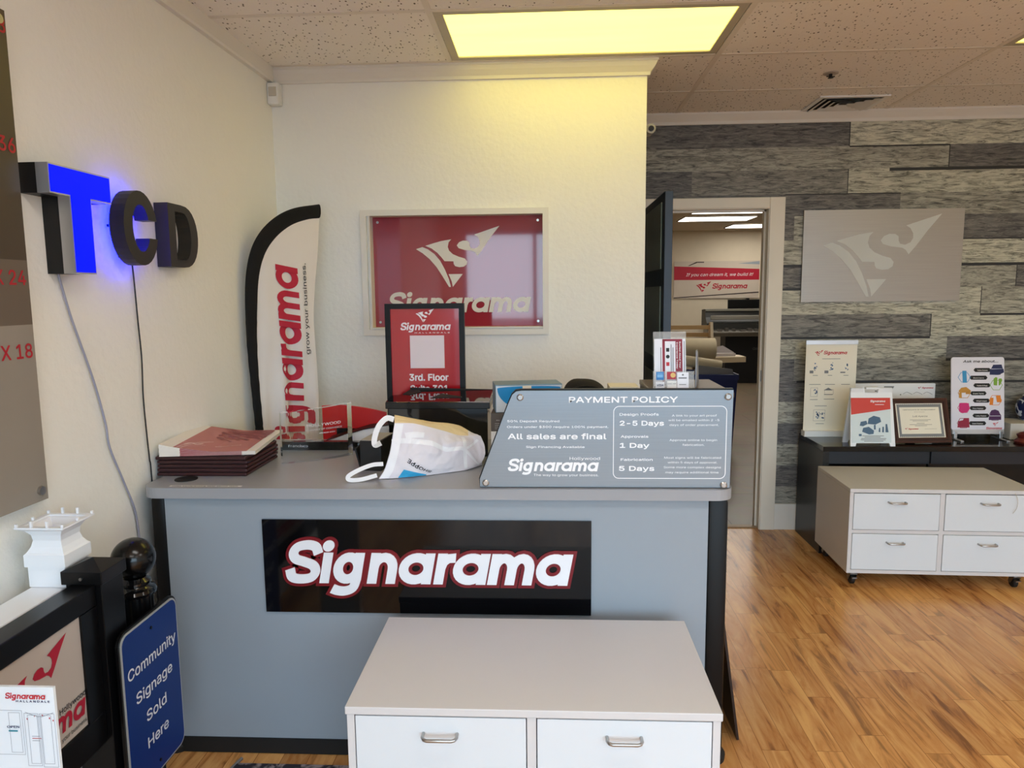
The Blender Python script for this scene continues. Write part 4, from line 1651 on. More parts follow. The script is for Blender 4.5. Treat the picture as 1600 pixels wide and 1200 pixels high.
for (cx, cy), c_, full in hexc:
    mm = M('picture_colour', c_, 0.5)
    g = G()
    hx = [(cx + 72 * math.cos(math.radians(60 * k)), cy + 64 * math.sin(math.radians(60 * k))) for k in range(6)]
    hi = [(cx + 66 * math.cos(math.radians(60 * k)), cy + 58 * math.sin(math.radians(60 * k))) for k in range(6)]
    ringpoly(g, F, [ask(*p) for p in hx], [ask(*p) for p in hi], 0.0006, 0.001)
    if cy == 330:
        shp = [[(1200, 318), (1215, 275), (1310, 272), (1322, 318)], [(1172, 385), (1178, 325), (1330, 320), (1334, 360), (1270, 388)]]
    elif cy == 412:
        shp = [[(868, 472), (868, 340), (915, 340), (915, 472)]]
    elif cy == 500:
        shp = [[(1212, 500), (1214, 430), (1240, 410), (1258, 420), (1250, 505)], [(1268, 505), (1270, 430), (1300, 425), (1310, 445), (1285, 500)]]
    elif cy == 588:
        shp = [[(820, 560), (850, 528), (905, 520), (955, 560), (950, 580), (830, 585)], [(818, 640), (820, 585), (850, 580), (850, 645)], [(895, 600), (897, 570), (948, 575), (948, 600)]]
    elif cy == 668:
        shp = [[(1155, 720), (1168, 640), (1205, 640), (1195, 722)], [(1240, 690), (1232, 620), (1282, 612), (1292, 690)]]
    elif cy == 752:
        shp = [[(812, 790), (818, 700), (925, 700), (930, 760), (900, 800), (850, 812)]]
    elif cy == 838:
        shp = [[(1150, 840), (1175, 780), (1215, 770), (1255, 785), (1278, 840)], [(1140, 888), (1145, 845), (1280, 845), (1278, 885)]]
    else:
        shp = [[(785, 970), (800, 900), (850, 890), (865, 865), (920, 865), (922, 970)]]
    for P in shp:
        g.poly(F, [ask(*p) for p in P], 0.0012)
    ob('picture', g, mm, t)
g = G()
a, b = ask(1105, 990); g.word(F, a, b, 0.092, 0.0008)
ob('red_print', g, red_print, t)
g = G()
a, b = ask(1178, 955); g.logo(F, a, b, 0.035, 0.0008)
ob('mark', g, red_print, t)

loc = (2.86, 4.42, TT)
g = G()
g.box(-0.15, 0.15, -0.1, 0.09, 0.001, 0.098, 0.003)
tag(ob('gift_box', g, M('grey_white_box', (196, 192, 186), 0.6), loc=loc), 'pale grey box under the blue and white jar', 'box')
g = G()
g.lathe([(0.05, 0.0), (0.062, 0.012), (0.078, 0.05), (0.08, 0.085), (0.07, 0.115), (0.05, 0.132), (0.046, 0.142), (0.05, 0.146), (0.04, 0.15), (0.001, 0.16)], 30)
tag(ob('ginger_jar', g, mat_porcelain(), loc=(2.895, 4.44, TT + 0.099), smooth=True), 'blue and white porcelain jar on the pale box at the right edge', 'jar')
t = thing('red_ornament', 'dark red carved ornament beside the display at the right edge', 'ornament', (2.735, 4.235, TT))
g = G()
random.seed(5)
g.lathe([(0.045, 0.0), (0.05, 0.01), (0.03, 0.03), (0.038, 0.05), (0.02, 0.062), (0.001, 0.068)], 14)
ob('ornament_body', g, M('carved_red', (92, 30, 24), 0.4, vary=0.4, vscale=60), t)

# silver sign on the plank wall
loc = (2.025, YP - 0.02, 1.446)
t = thing('wall_sign', 'silver rectangular sign with pale company mark on the plank wall', 'wall sign', loc)
F = rel(XZ((0, YP, 0)), loc)
g = G()
g.fbox(F, 1.552, 2.497, 1.446, 1.998, 0.006, 0.016)
ob('sign_panel', g, mat_brushed('warm_silver_sheet', (168, 162, 156), axis=(1, 1, 60), rough=0.38, metal=0.45), t)
g = G()
kx = 0.945 / 672
g.logo(F, 1.552 + (770 - 684) * kx, 1.446 + (776 - 755) * kx, (1262 - 770) * kx, 0.0166)
ob('mark', g, M('pale_silver', (200, 202, 200), 0.4), t)
g = G()
for x in (1.6, 2.45):
    for z in (1.5, 1.94):
        g.tube([F.p(x, z, 0.0), F.p(x, z, 0.006)], 0.01, 10)
ob('wall_mount', g, steel, t)
# ================================================================== items on the counter
# maroon plaque stack with brochures on top
plq = M('maroon_plaque', (58, 30, 32), 0.35, vary=0.1)
g = G()
for (a, b, c_, d_) in ((0, 0.31, 0.0, 0.011), ):
    g.box(a, b, 0.0, 0.285, c_, d_, 0.0035)
first = ob('plaque', g, plq, loc=(-1.322, 2.325, TOP + 0.0005))
tag(first, 'maroon wooden plaque at the bottom of the stack by the left wall', 'plaque', 'stacked maroon plaques')
g = G()
g.box(0.006, 0.304, 0.006, 0.279, 0.0112, 0.0135)
ob('plaque_edge', g, M('maroon_dark', (34, 18, 20), 0.5), first)
nm = ['second maroon plaque from the bottom of the stack', 'middle maroon plaque of the stack, third of five', 'fourth maroon plaque from the bottom of the stack', 'topmost maroon plaque, directly under the brochures']
for k in range(4):
    q = dup(first, (-1.322 + random.uniform(-.002, .003), 2.325 + random.uniform(-.003, .003), TOP + 0.0005 + 0.0138 * (k + 1)), label=nm[k])
zb = TOP + 0.0005 + 0.0138 * 5 + 0.0004
# brochures: thick folded edge on the left, thin on the right, so the pile slopes
BW, BH, BN = 0.315, 0.385, 9
tl_, tr_ = 0.0047, 0.0014
br_m = M('brochure_paper', (232, 226, 216), 0.55, vary=0.02)
br_r = M('brochure_rose', (186, 112, 108), 0.45, vary=0.06, vscale=14)
br_d = M('brochure_dark', (150, 72, 76), 0.45, vary=0.25, vscale=30)
RZB = math.radians(7)
def bro_q(u, v):        # height of the top face of a brochure (local)
    return tl_ + (tr_ - tl_) * min(1, u / 0.55) ** 0.8
def make_bro():
    g = G()
    nx, ny = 14, 2
    top = [[g.bm.verts.new((BW * i / nx, BH * j / ny, bro_q(i / nx, j / ny) * 0.96)) for j in range(ny + 1)] for i in range(nx + 1)]
    bot = [[g.bm.verts.new((BW * i / nx, BH * j / ny, 0.0)) for j in range(ny + 1)] for i in range(nx + 1)]
    for i in range(nx):
        for j in range(ny):
            g.bm.faces.new((top[i][j], top[i + 1][j], top[i + 1][j + 1], top[i][j + 1]))
            g.bm.faces.new((bot[i][j], bot[i][j + 1], bot[i + 1][j + 1], bot[i + 1][j]))
    for i in range(nx):
        g.bm.faces.new((bot[i][0], bot[i + 1][0], top[i + 1][0], top[i][0]))
        g.bm.faces.new((top[i][ny], top[i + 1][ny], bot[i + 1][ny], bot[i][ny]))
    for j in range(ny):
        g.bm.faces.new((bot[0][j + 1], bot[0][j], top[0][j], top[0][j + 1]))
        g.bm.faces.new((top[nx][j + 1], top[nx][j], bot[nx][j], bot[nx][j + 1]))
    return g
# each lies on the last: bottom follows the slope of the pile below
def bro_solid(k):
    g = G()
    nx = 14
    def h(i, kk):
        return kk * bro_q(i / nx, 0)
    T_ = [[g.bm.verts.new((BW * i / nx, y, h(i, k + 1) - 0.0003)) for y in (0, BH)] for i in range(nx + 1)]
    B_ = [[g.bm.verts.new((BW * i / nx, y, h(i, k))) for y in (0, BH)] for i in range(nx + 1)]
    for i in range(nx):
        g.bm.faces.new((T_[i][0], T_[i + 1][0], T_[i + 1][1], T_[i][1]))
        g.bm.faces.new((B_[i][0], B_[i][1], B_[i + 1][1], B_[i + 1][0]))
        g.bm.faces.new((B_[i][0], B_[i + 1][0], T_[i + 1][0], T_[i][0]))
        g.bm.faces.new((T_[i][1], T_[i + 1][1], B_[i + 1][1], B_[i][1]))
    g.bm.faces.new((B_[0][1], B_[0][0], T_[0][0], T_[0][1]))
    g.bm.faces.new((T_[nx][1], T_[nx][0], B_[nx][0], B_[nx][1]))
    return g
class BroFr(Fr):
    def p(s, x, y, d=0.0):
        return V((x, y, BN * bro_q(max(0, min(1, x / BW)), 0) - 0.0003 + d))
ordn = ['bottom', 'second from bottom', 'third from bottom', 'fourth from bottom', 'middle', 'fourth from top', 'third from top', 'second from top', 'top']
for k in range(BN):
    lab = 'red and white brochure, %s one of the pile on the plaques' % ordn[k]
    if k == BN - 1:
        lab = 'top red and white brochure with its cover showing, on the plaque stack'
    o = tag(ob('brochure', bro_solid(k), br_m, loc=(-1.302 + 0.0006 * (k % 3), 2.312, zb), rz=RZB), lab, 'brochure', 'brochures piled on the plaques')
    # printed red stripe on the front edge
    g = G()
    nx = 14
    for i in range(3, 12):
        a, b = BW * i / nx, BW * (i + 1) / nx
        z = lambda xx, kk: kk * bro_q(xx / BW, 0)
        g.face(((a, -0.0004, z(a, k) + 0.0002), (b, -0.0004, z(b, k) + 0.0002), (b, -0.0004, z(b, k + 1) - 0.0004), (a, -0.0004, z(a, k + 1) - 0.0004)))
    ob('edge_print', g, M('rose_edge', (168, 84, 92), 0.5), o)
BF = BroFr((0, 0, 0), (1, 0, 0), (0, 1, 0))
g = G()
n = 12
for i in range(n):
    a, b = 0.045 + (BW - 0.075) * i / n, 0.045 + (BW - 0.075) * (i + 1) / n
    g.face((BF.p(a, 0.0, .0004), BF.p(b, 0.0, .0004), BF.p(b, BH, .0004), BF.p(a, BH, .0004)))
ob('cover_print', g, br_r, o)
g = G()
random.seed(11)
for k in range(44):
    x0, y0 = random.uniform(0.1, 0.25), random.uniform(0.2, 0.375)
    l_ = random.uniform(0.03, 0.09)
    P = [(x0 + l_ * q / 4, min(BH - .002, y0 - 0.5 * l_ * q / 4 + 0.012 * math.sin(q))) for q in range(5)]
    P = [(min(BW - 0.032, a), b) for a, b in P]
    if P[-1][0] - P[0][0] > 0.01:
        g.stroke(BF, P, random.uniform(0.004, 0.009), 0.0008 + k * 0.00003)
ob('palm_print', g, br_d, o)
g = G()
for sft in (0.0, 0.012):
    g.stroke(BF, catmull([(0.055 + sft, 0.002, 0), (0.062 + sft, 0.05, 0), (0.085 + sft, 0.1, 0), (0.12 + sft, 0.14, 0)], 6), 0.0018, 0.0008)
g.stroke(BF, [(0.055, 0.015), (0.125, 0.075), (0.03, 0.09)], 0.0012, 0.0008)
g.stroke(BF, catmull([(0.06, 0.06, 0), (0.075, 0.09, 0), (0.095, 0.075, 0), (0.11, 0.1, 0)], 5), 0.004, 0.0008)
g.text(BF, 'signarama', 0.16, 0.07, 0.012, w=0.085, rot=0.35, d=0.0009, bold=0.01)
ob('cover_lettering', g, M('cover_pale', (222, 190, 186), 0.5), o)

# curved clear acrylic award
loc = (-0.83, 2.56, TOP + 0.0005)
t = thing('acrylic_award', 'clear curved acrylic award block beside the brochures', 'award', loc)
A0, A1 = V((-0.941, 2.486)) - V((-0.83, 2.56)), V((-0.728, 2.642)) - V((-0.83, 2.56))
dd = (A1 - A0)
nn = V((dd.y, -dd.x)).normalized()
def arc(u, th=0.0, bul=0.022):
    p = A0 + dd * u + nn * (bul * 4 * u * (1 - u) - bul) + nn * th
    return p
g = G()
n = 20
H0, H1 = 0.185, 0.2
R = []
for i in range(n + 1):
    u = i / n
    a, b = arc(u, 0.0), arc(u, -0.022)
    h = H0 + (H1 - H0) * u
    R.append([g.bm.verts.new((a.x, a.y, 0)), g.bm.verts.new((b.x, b.y, 0)), g.bm.verts.new((b.x, b.y, h)), g.bm.verts.new((a.x, a.y, h))])
for a, b in zip(R, R[1:]):
    for k in range(4):
        j = (k + 1) % 4
        g.bm.faces.new((a[k], b[k], b[j], a[j]))
g.bm.faces.new(R[0][::-1]); g.bm.faces.new(R[-1])
ob('award_block', g, acrylic, t)
g = G()
mp = lambda x, y: (lambda p: V((p.x, p.y, y)))(arc(x / 0.264, 0.0008))
g.text(None, 'HOLLYWOOD', 0.15, 0.128, 0.014, w=0.13, align='C', mapf=mp)
g.text(None, 'CHAMBER OF COMMERCE', 0.15, 0.113, 0.008, w=0.14, bold=0.01, align='C', mapf=mp)
g.text(None, 'MEMBER 2020', 0.16, 0.099, 0.006, w=0.06, align='C', mapf=mp)
ob('etched_lettering', g, M('etched_white', (236, 238, 238), 0.6), t)

# black name plate with white letters
loc = (-0.88, 2.74, TOP)
t = thing('name_plate', 'black name plate bar with white lettering behind the clear award', 'name plate', loc)
g = G()
g.box(-0.165, 0.17, -0.012, 0.02, 0.0005, 0.034, 0.002)
ob('plate', g, black_gloss, t)
g = G()
g.text(XZ((0, -0.0125, 0)), 'Francisco', -0.135, 0.013, 0.013, w=0.078, d=0.0004)
ob('lettering', g, white_print, t)
for s in (-0.16, 0.0):
    g = G()
    g.lathe([(0.006, 0.0345), (0.006, 0.04), (0.003, 0.043), (0.001, 0.043)], 10, (s, 0, 0))
    ob('chrome_pin', g, chrome, t)

# black tray holding a tilted white catalogue and a red folder
loc = (-0.72, 2.86, TOP)
t = thing('letter_tray', 'black tray behind the award with its front edge tilted', 'tray', loc)
g = G()
g.box(-0.16, 0.115, -0.055, 0.075, 0.0005, 0.012)
g.box(-0.16, 0.115, 0.067, 0.075, 0.012, 0.05)
ob('tray_base', g, black_satin, t)
g = G()
P = [(-0.17, 0.0), (0.11, 0.0), (0.11, 0.074), (-0.02, 0.052), (-0.17, 0.006)]
g.poly(XZ((0, 0.0, 0)), P, -0.06, 0.04)
o = tag(ob('catalogue', g, white_paper, loc=(-0.72, 2.865, TOP + 0.0128)), 'thick white-paged catalogue lying tilted in the black tray', 'catalogue')
g = G()
g.poly(XZ((0, 0, 0)), [(-0.175, 0.0078), (-0.17, 0.0072), (-0.02, 0.0532), (0.112, 0.0755), (0.112, 0.078), (-0.02, 0.0562)], -0.062, 0.044)
ob('cover', g, black_satin, o)
g = G()
FR = XZ((0, 0, 0))
P = [(-0.175, 0.0)] + [(-0.175 + 0.27 * k / 12, 0.135 + 0.012 * math.sin(math.pi * (0.25 + 0.75 * k / 12)) - 0.02 * (k / 12) ** 2) for k in range(13)] + [(0.095, 0.0)]
g.poly(FR, P, 0.0, 0.012)
tag(ob('red_folder', g, M('bright_red_folder', (206, 32, 32), 0.35), loc=(-0.77, 2.956, TOP - 0.0 + 0.0005)), 'bright red curved folder standing behind the tilted catalogue', 'folder')

# QR poster: black frame, red sheet, blank white square
loc = (-0.488, 2.86, TOP)
t = thing('poster_frame', 'black framed red poster reading 3rd. Floor standing on the counter', 'poster', loc)
F = rel(XZ((0, 2.86, 0)), loc)
g = G()
px0, px1, pz0, pz1 = -0.648, -0.331, TOP + 0.0005, 1.478
g.ring(F, px0, px1, pz0, pz1, 0.021, -0.018, 0.004)
ob('frame', g, black_satin, t)
g = G()
g.fbox(F, px0 + 0.021, px1 - 0.021, pz0 + 0.021, pz1 - 0.021, -0.012, -0.004)
ob('poster_sheet', g, M('poster_red', (176, 22, 32), 0.15, coat=0.4, vary=0.04), t)
g = G()
def pp(x, y):     # photo pixels to metres on the poster plane
    return (-0.645 + (x - 601) * 0.313 / 123 , 1.478 - (y - 474) * 0.3137 / 123.5)
a, b = pp(648, 503); g.logo(F, a, b, 0.074, -0.0035)
pw_ = M('poster_white', (236, 226, 226), 0.4)
ob('mark', g, pw_, t)
g = G()
a, b = pp(623, 515.5); g.word(F, a, b, 0.205, -0.0035)
a, b = pp(646, 520.5); g.text(F, 'H A L L A N D A L E', a, b, 0.006, w=0.14, d=-0.0035, bold=0.02)
ob('wordmark', g, pw_, t)
g = G()
a, b = pp(636, 595); g.text(F, '3rd. Floor', a, b, 0.036, w=0.156, d=-0.0035, bold=0.028)
a, b = pp(637, 613); g.text(F, 'Suite 301', a, b, 0.036, w=0.152, d=-0.0035, bold=0.028)
ob('white_lettering', g, pw_, t)
g = G()
(a, b), (c_, d_) = pp(638, 575.5), pp(692, 524)
g.rect(F, a, c_, b, d_, -0.0035)
ob('white_square', g, M('poster_white2', (226, 210, 210), 0.4), t)
g = G()
g.box(-0.1, 0.1, 0.02, 0.024, 0.001, 0.4)
ob('easel_back', g, black_matte, t)

# black display case with a mirror-gloss lid
loc = (-0.41, 2.7, TOP)
t = thing('display_case', 'black box with mirror-gloss tilted lid in front of the red poster', 'box', loc)
g = G()
g.box(-0.183, 0.186, -0.075, 0.115, 0.0005, 0.185, 0.002)
ob('case_body', g, black_gloss, t)
g = G()
g.box(-0.192, 0.196, -0.084, 0.122, 0.182, 0.206, 0.002)
ob('lid_rim', g, M('rim_black', (14, 14, 15), 0.2), t)
g = G()
LF = Fr((0, -0.082, 0.2068), (1, 0, 0), V((0, 0.2, 0.018)))
g.poly(LF, [(-0.19, 0.0), (0.193, 0.0), (0.193, 0.2), (-0.13, 0.2), (-0.15, 0.125), (-0.19, 0.1)], -0.001, 0.002)
ob('mirror_lid', g, M('black_mirror', (120, 118, 118), 0.02, metal=1.0, vary=0.0), t, label='mirror-gloss lid')
g = G()
for P in ([(-0.15, 0.12), (-0.135, 0.2), (-0.105, 0.2), (-0.085, 0.16), (-0.12, 0.11)], [(-0.028, 0.06), (0.0, 0.125), (0.085, 0.075), (0.085, 0.062)]):
    g.poly(LF, P, 0.002, 0.004)
g.poly(Fr((0, 0.117, 0.2238), (1, 0, 0), (0, 0, 1)), [(-0.135, 0.0), (0.193, 0.0), (0.193, 0.004), (-0.135, 0.012)], -0.003, 0.003)
ob('lid_cutout', g, black_matte, t)
g = G()
P = [V((0.188, -0.02, 0.165)), V((0.2, -0.06, 0.15)), V((0.215, -0.1, 0.125)), V((0.222, -0.13, 0.112))]
g.tube([p - P[0] for p in catmull(P, 5)], 0.0035, 8)
g.tube([P[-1] - P[0], P[-1] - P[0] + V((0.004, -0.012, -0.008))], 0.006, 8)
tag(ob('white_cable', g, white_plastic, loc=V(loc) + P[0], smooth=True), 'short white cable hanging from the right end of the black case', 'cable')

# small black carton by the bag
loc = (-0.6, 2.475, TOP)
t = thing('card_box', 'small black box with grey top beside the white bag', 'box', loc, math.radians(-6))
g = G()
g.box(-0.04, 0.035, -0.07, 0.075, 0.0005, 0.105, 0.0015)
ob('box_body', g, M('box_black', (30, 29, 29), 0.45), t)
g = G()
g.box(-0.037, 0.032, -0.067, 0.072, 0.1052, 0.1075)
ob('box_top', g, M('box_grey_top', (168, 164, 158), 0.5), t)
g = G()
g.box(-0.003, 0.003, -0.05, 0.05, 0.0, 0.072, rot=Matrix.Rotation(math.radians(-14), 3, 'Y'))
tag(ob('black_card', g, black_matte, loc=(-0.662, 2.485, TOP + 0.0008)), 'black card leaning against the left side of the small black box', 'card')

# white shopping bag lying on its side
loc = (-0.42, 2.40, TOP)
t = thing('shopping_bag', 'white fabric shopping bag lying on its side on the counter', 'bag', loc)
BAGC = [   # cross-sections from the open mouth (left) to the folded bottom (right): bottom edge, three down the front, side seam, far edge
    [(-0.556, 2.290, 0.910), (-0.538, 2.302, 0.944), (-0.522, 2.312, 0.996), (-0.514, 2.322, 1.045), (-0.508, 2.335, 1.092), (-0.519, 2.390, 1.110)],
    [(-0.491, 2.305, 0.907), (-0.477, 2.305, 0.943), (-0.464, 2.311, 0.996), (-0.454, 2.321, 1.045), (-0.446, 2.340, 1.090), (-0.463, 2.420, 1.093)],
    [(-0.398, 2.345, 0.903), (-0.394, 2.337, 0.938), (-0.391, 2.341, 0.989), (-0.390, 2.357, 1.036), (-0.392, 2.385, 1.067), (-0.404, 2.475, 1.071)],
    [(-0.346, 2.375, 0.904), (-0.345, 2.369, 0.930), (-0.345, 2.375, 0.973), (-0.348, 2.389, 1.014), (-0.352, 2.420, 1.048), (-0.352, 2.505, 1.061)],
    [(-0.289, 2.410, 0.911), (-0.293, 2.410, 0.934), (-0.294, 2.406, 0.988), (-0.297, 2.422, 1.012), (-0.310, 2.455, 1.027), (-0.314, 2.530, 1.047)],
    [(-0.259, 2.435, 0.917), (-0.254, 2.441, 0.936), (-0.251, 2.455, 0.971), (-0.256, 2.465, 1.000), (-0.265, 2.475, 1.021), (-0.271, 2.505, 1.028)],
    [(-0.243, 2.460, 0.918), (-0.232, 2.465, 0.930), (-0.221, 2.470, 0.956), (-0.223, 2.474, 0.983), (-0.232, 2.480, 1.009), (-0.238, 2.490, 1.018)]]
LO = V(loc)
BC = [[V((a, b, max(c, TOP + 0.0016))) - LO for a, b, c in col] for col in BAGC]
def cr1(P, f):
    i = min(int(f), len(P) - 2)
    k = f - i
    a, b, c, d = P[max(i - 1, 0)], P[i], P[i + 1], P[min(i + 2, len(P) - 1)]
    q = 0.5 * ((2 * b) + (c - a) * k + (2 * a - 5 * b + 4 * c - d) * k * k + (3 * b - a - 3 * c + d) * k ** 3)
    return b.lerp(c, k) * 0.45 + q * 0.55           # between taut and soft
FN = V((0.35, -0.9, 0.25)).normalized()
def crumple(p, amt=1.0):
    w = (abs(noise.noise(p * 17 + V((3, 1, 7)))) - 0.22) * 0.011 + (abs(noise.noise(p * 38)) - 0.2) * 0.005
    return w * amt
def bag_front(tt, ss, off=0.0):
    col = [cr1([BC[i][j] for i in range(7)], tt * 6) for j in range(5)]
    p = cr1(col, ss * 4)
    e = min(1, 6 * ss) * min(1, 6 * (1 - ss)) * min(1, 8 * tt + 0.3)
    p = p + FN * (crumple(p, e) + off)
    p.z = max(p.z, 0.0012)
    return p
def bag_top(tt, ss):
    a = bag_front(tt, 1.0)
    b = cr1([BC[i][5] for i in range(7)], tt * 6)
    p = a.lerp(b, ss)
    e = 4 * ss * (1 - ss)
    return p + V((0, 0, 1)) * (crumple(p * 1.1, 1.2 * e) + 0.004 * e)
def bag_back(tt, ss):
    b = cr1([BC[i][5] for i in range(7)], tt * 6)
    k = 1 - tt
    q = V((b.x + 0.005, min(b.y + 0.035 * min(1, 3 * k), 0.165), 0.0016))
    return b.lerp(q, ss) + V((0, 1, 0)) * 0.012 * math.sin(math.pi * ss) * k
bw_ = M('nonwoven_white', (232, 227, 233), 0.75, bump=0.3, bscale=500, vary=0.03)
g = G()
g.sheet(lambda u, v_: bag_front(u, v_), 60, 36)
g.sheet(lambda u, v_: bag_back(u, v_), 40, 8)
nE = 20
for k in range(nE):          # folded bottom end
    a0, a1 = k / nE, (k + 1) / nE
    g.face((bag_front(1, a0), bag_front(1, a1), bag_back(1, 1 - a1), bag_back(1, 1 - a0)))
fl = [bag_front(k / 30, 0.0) for k in range(31)]
bl_ = [bag_back(k / 30, 1.0) for k in range(31)]
for k in range(30):
    g.face((fl[k], fl[k + 1], bl_[k + 1], bl_[k]))
ob('bag_body', g, bw_, t, smooth=True)
g = G()
g.sheet(lambda u, v_: bag_top(u * 0.78, v_), 50, 10)
ob('gusset', g, M('bag_cream_gusset', (236, 216, 172), 0.75, bump=0.25, bscale=400), t, smooth=True, label='cream side gusset')
g = G()
g.sheet(lambda u, v_: bag_top(0.78 + 0.22 * u, v_), 16, 10)
ob('end_gusset', g, bw_, t, smooth=True)
def inv(x, y):
    """metres right and up from the lower left corner of the front -> surface parameters"""
    s_ = max(0.0, min(1.0, y / 0.185))
    xs_ = [0.0 + 0.051 * s_, 0.067 + 0.045 * s_, 0.164 + 0.009 * s_, 0.218, 0.276 - 0.01 * s_, 0.308, 0.33]
    for i in range(6):
        if x <= xs_[i + 1] or i == 5:
            return max(0, min(1, (i + max(-0.2, min(1, (x - xs_[i]) / (xs_[i + 1] - xs_[i])))) / 6)), s_
bagm = lambda x, y, o=0.0012: bag_front(*inv(x, y), o)
seam_m = M('bag_seam_white', (246, 246, 250), 0.6)
def band(pts, w, name='seam_strip', mat=seam_m, off=0.0012):
    g = G()
    P = catmull([(a, b, 0) for a, b in pts], 10)
    for i in range(len(P) - 1):
        tn = (P[min(i + 2, len(P) - 1)] - P[max(i - 1, 0)]).normalized()
        q = V((-tn.y, tn.x, 0)) * w / 2
        for (l0, l1) in ((-1, -.5), (-.5, 0), (0, .5), (.5, 1)):
            g.face([bag_front(v_.x, v_.y, off) for v_ in (P[i] + q * l0, P[i + 1] + q * l0, P[i + 1] + q * l1, P[i] + q * l1)])
    ob(name, g, mat, t, smooth=True)
band([(0.0, 0.68), (0.14, 0.7), (0.36, 0.66), (0.55, 0.6), (0.72, 0.5)], 0.085)
band([(0.045, 0.02), (0.05, 0.35), (0.05, 0.7), (0.045, 0.98)], 0.08)
band([(0.70, 0.08), (0.70, 0.5), (0.70, 0.92)], 0.04)
band([(0.70, 0.5), (0.82, 0.72), (0.9, 0.9)], 0.035)
band([(0.70, 0.5), (0.82, 0.3), (0.97, 0.1)], 0.035)
band([(0.12, 0.78), (0.2, 0.8), (0.27, 0.8)], 0.1, 'handle_patch', seam_m, 0.002)
g = G()
nb_ = 16
top_ = lambda x: 0.004 + (0.036 * min(1, (x - 0.064) / 0.014) if x < 0.078 else 0.04 - 0.036 * ((x - 0.078) / 0.075) ** 1.3)
for i in range(nb_):
    a, b = 0.064 + 0.089 * i / nb_, 0.064 + 0.089 * (i + 1) / nb_
    for q in range(6):
        y0, y1 = q / 6, (q + 1) / 6
        g.face([bagm(x, y) for x, y in ((a, 0.001 + top_(a) * y0), (b, 0.001 + top_(b) * y0), (b, 0.001 + top_(b) * y1), (a, 0.001 + top_(a) * y1))])
ob('blue_print', g, M('bag_blue', (52, 166, 216), 0.6), t)
g = G()
g.text(None, 'SHOPPE', 0.0, 0.0, 0.016, w=0.088, bold=0.02, mapf=lambda x, y: bagm(0.172 - 0.85 * x - 0.52 * y, 0.031 + 0.52 * x - 0.85 * y, 0.0018))
ob('lettering', g, black_print, t)
hm = M('bag_handle_white', (238, 238, 240), 0.7)
def handle(P, wd, w):
    g = G()
    C_ = catmull([V(p) - V(loc) for p in P], 7)
    wdv = V(wd).normalized() * w / 2
    lo = []
    for i, p in enumerate(C_):
        tn = (C_[min(i + 1, len(C_) - 1)] - C_[max(0, i - 1)]).normalized()
        wdv = tn.cross(V((0.25, -1.0, 0.3))).normalized() * w / 2
        nn_ = tn.cross(wdv).normalized() * 0.0012
        lo.append([g.bm.verts.new(q) for q in (p - wdv - nn_, p + wdv - nn_, p + wdv + nn_, p - wdv + nn_)])
    for a, b in zip(lo, lo[1:]):
        for k in range(4):
            j = (k + 1) % 4
            g.bm.faces.new((a[k], a[j], b[j], b[k]))
    g.bm.faces.new(lo[0][::-1]); g.bm.faces.new(lo[-1])
    return ob('handle', g, hm, t, smooth=True)
handle([(-0.512, 2.345, TOP + .19), (-0.535, 2.34, TOP + .195), (-0.558, 2.325, TOP + .172), (-0.572, 2.32, TOP + .135), (-0.572, 2.32, TOP + .1095), (-0.56, 2.35, TOP + .1095)], (0.5, -0.85, 0.0), 0.018)
handle([(-0.542, 2.30, TOP + .05), (-0.575, 2.285, TOP + .05), (-0.615, 2.262, TOP + .038), (-0.645, 2.252, TOP + .021), (-0.642, 2.25, TOP + .009), (-0.605, 2.258, TOP + .0085), (-0.56, 2.283, TOP + .016)], (0.1, -0.35, 1.0), 0.0135)

# cartons and tissue box half hidden by the policy sign
g = G()
g.box(-0.1, 0.1, -0.08, 0.08, 0.0005, 0.135, 0.001)
tag(ob('white_carton', g, white_paper, loc=(-0.095, 2.5, TOP)), 'white carton on the counter, under the dark grey carton', 'carton')
t = thing('grey_carton', 'dark grey carton with small print under the blue tissue box', 'carton', (-0.095, 2.5, TOP + 0.136))
g = G()
g.box(-0.1, 0.1, -0.08, 0.08, 0.0, 0.062, 0.001)
ob('carton_body', g, M('grey_brown_carton', (84, 76, 70), 0.6), t)
g = G()
F = XZ((0, -0.0805, 0))
g.text(F, 'eco', -0.082, 0.036, 0.007, d=0.0003, bold=0.02)
for k in range(4):
    g.rect(F, -0.087, -0.066 + 0.003 * (k % 2), 0.008 + 0.006 * k, 0.0095 + 0.006 * k, 0.0003)
ob('carton_print', g, M('pale_grey_print', (180, 176, 170), 0.6), t)
t = thing('tissue_box', 'blue and white tissue box on the grey carton behind the policy sign', 'tissue box', (-0.075, 2.505, TOP + 0.1985), math.radians(9))
tw, tdp, thh = 0.115, 0.06, 0.095
g = G()
g.box(-tw, tw, -tdp, tdp, 0.0, thh, 0.0015)
ob('box_body', g, M('tissue_steel_blue', (112, 142, 160), 0.4), t)
F = XZ((0, -tdp - 0.0002, 0))
g = G()
g.rect(F, -tw + 0.002, tw - 0.002, 0.002, thh - 0.004, 0.0003)
ob('pale_front', g, M('tissue_pale', (206, 214, 222), 0.4), t)
g = G()
g.poly(F, [(0 + (tw - 0.006) * math.cos(a) * (1 if True else 1), thh - 0.012 + 0.006 * math.sin(a) if math.sin(a) > 0 else thh - 0.012 + 0.075 * math.sin(a)) for a in [2 * math.pi * k / 40 for k in range(40)]], 0.0007)
ob('blue_panel', g, M('tissue_blue', (32, 138, 200), 0.35, vary=0.2, vscale=6), t)
g = G()
g.rect(F, -0.022, 0.008, thh - 0.032, thh - 0.004, 0.0011)
ob('opening', g, M('tissue_cream', (244, 234, 212), 0.6), t)

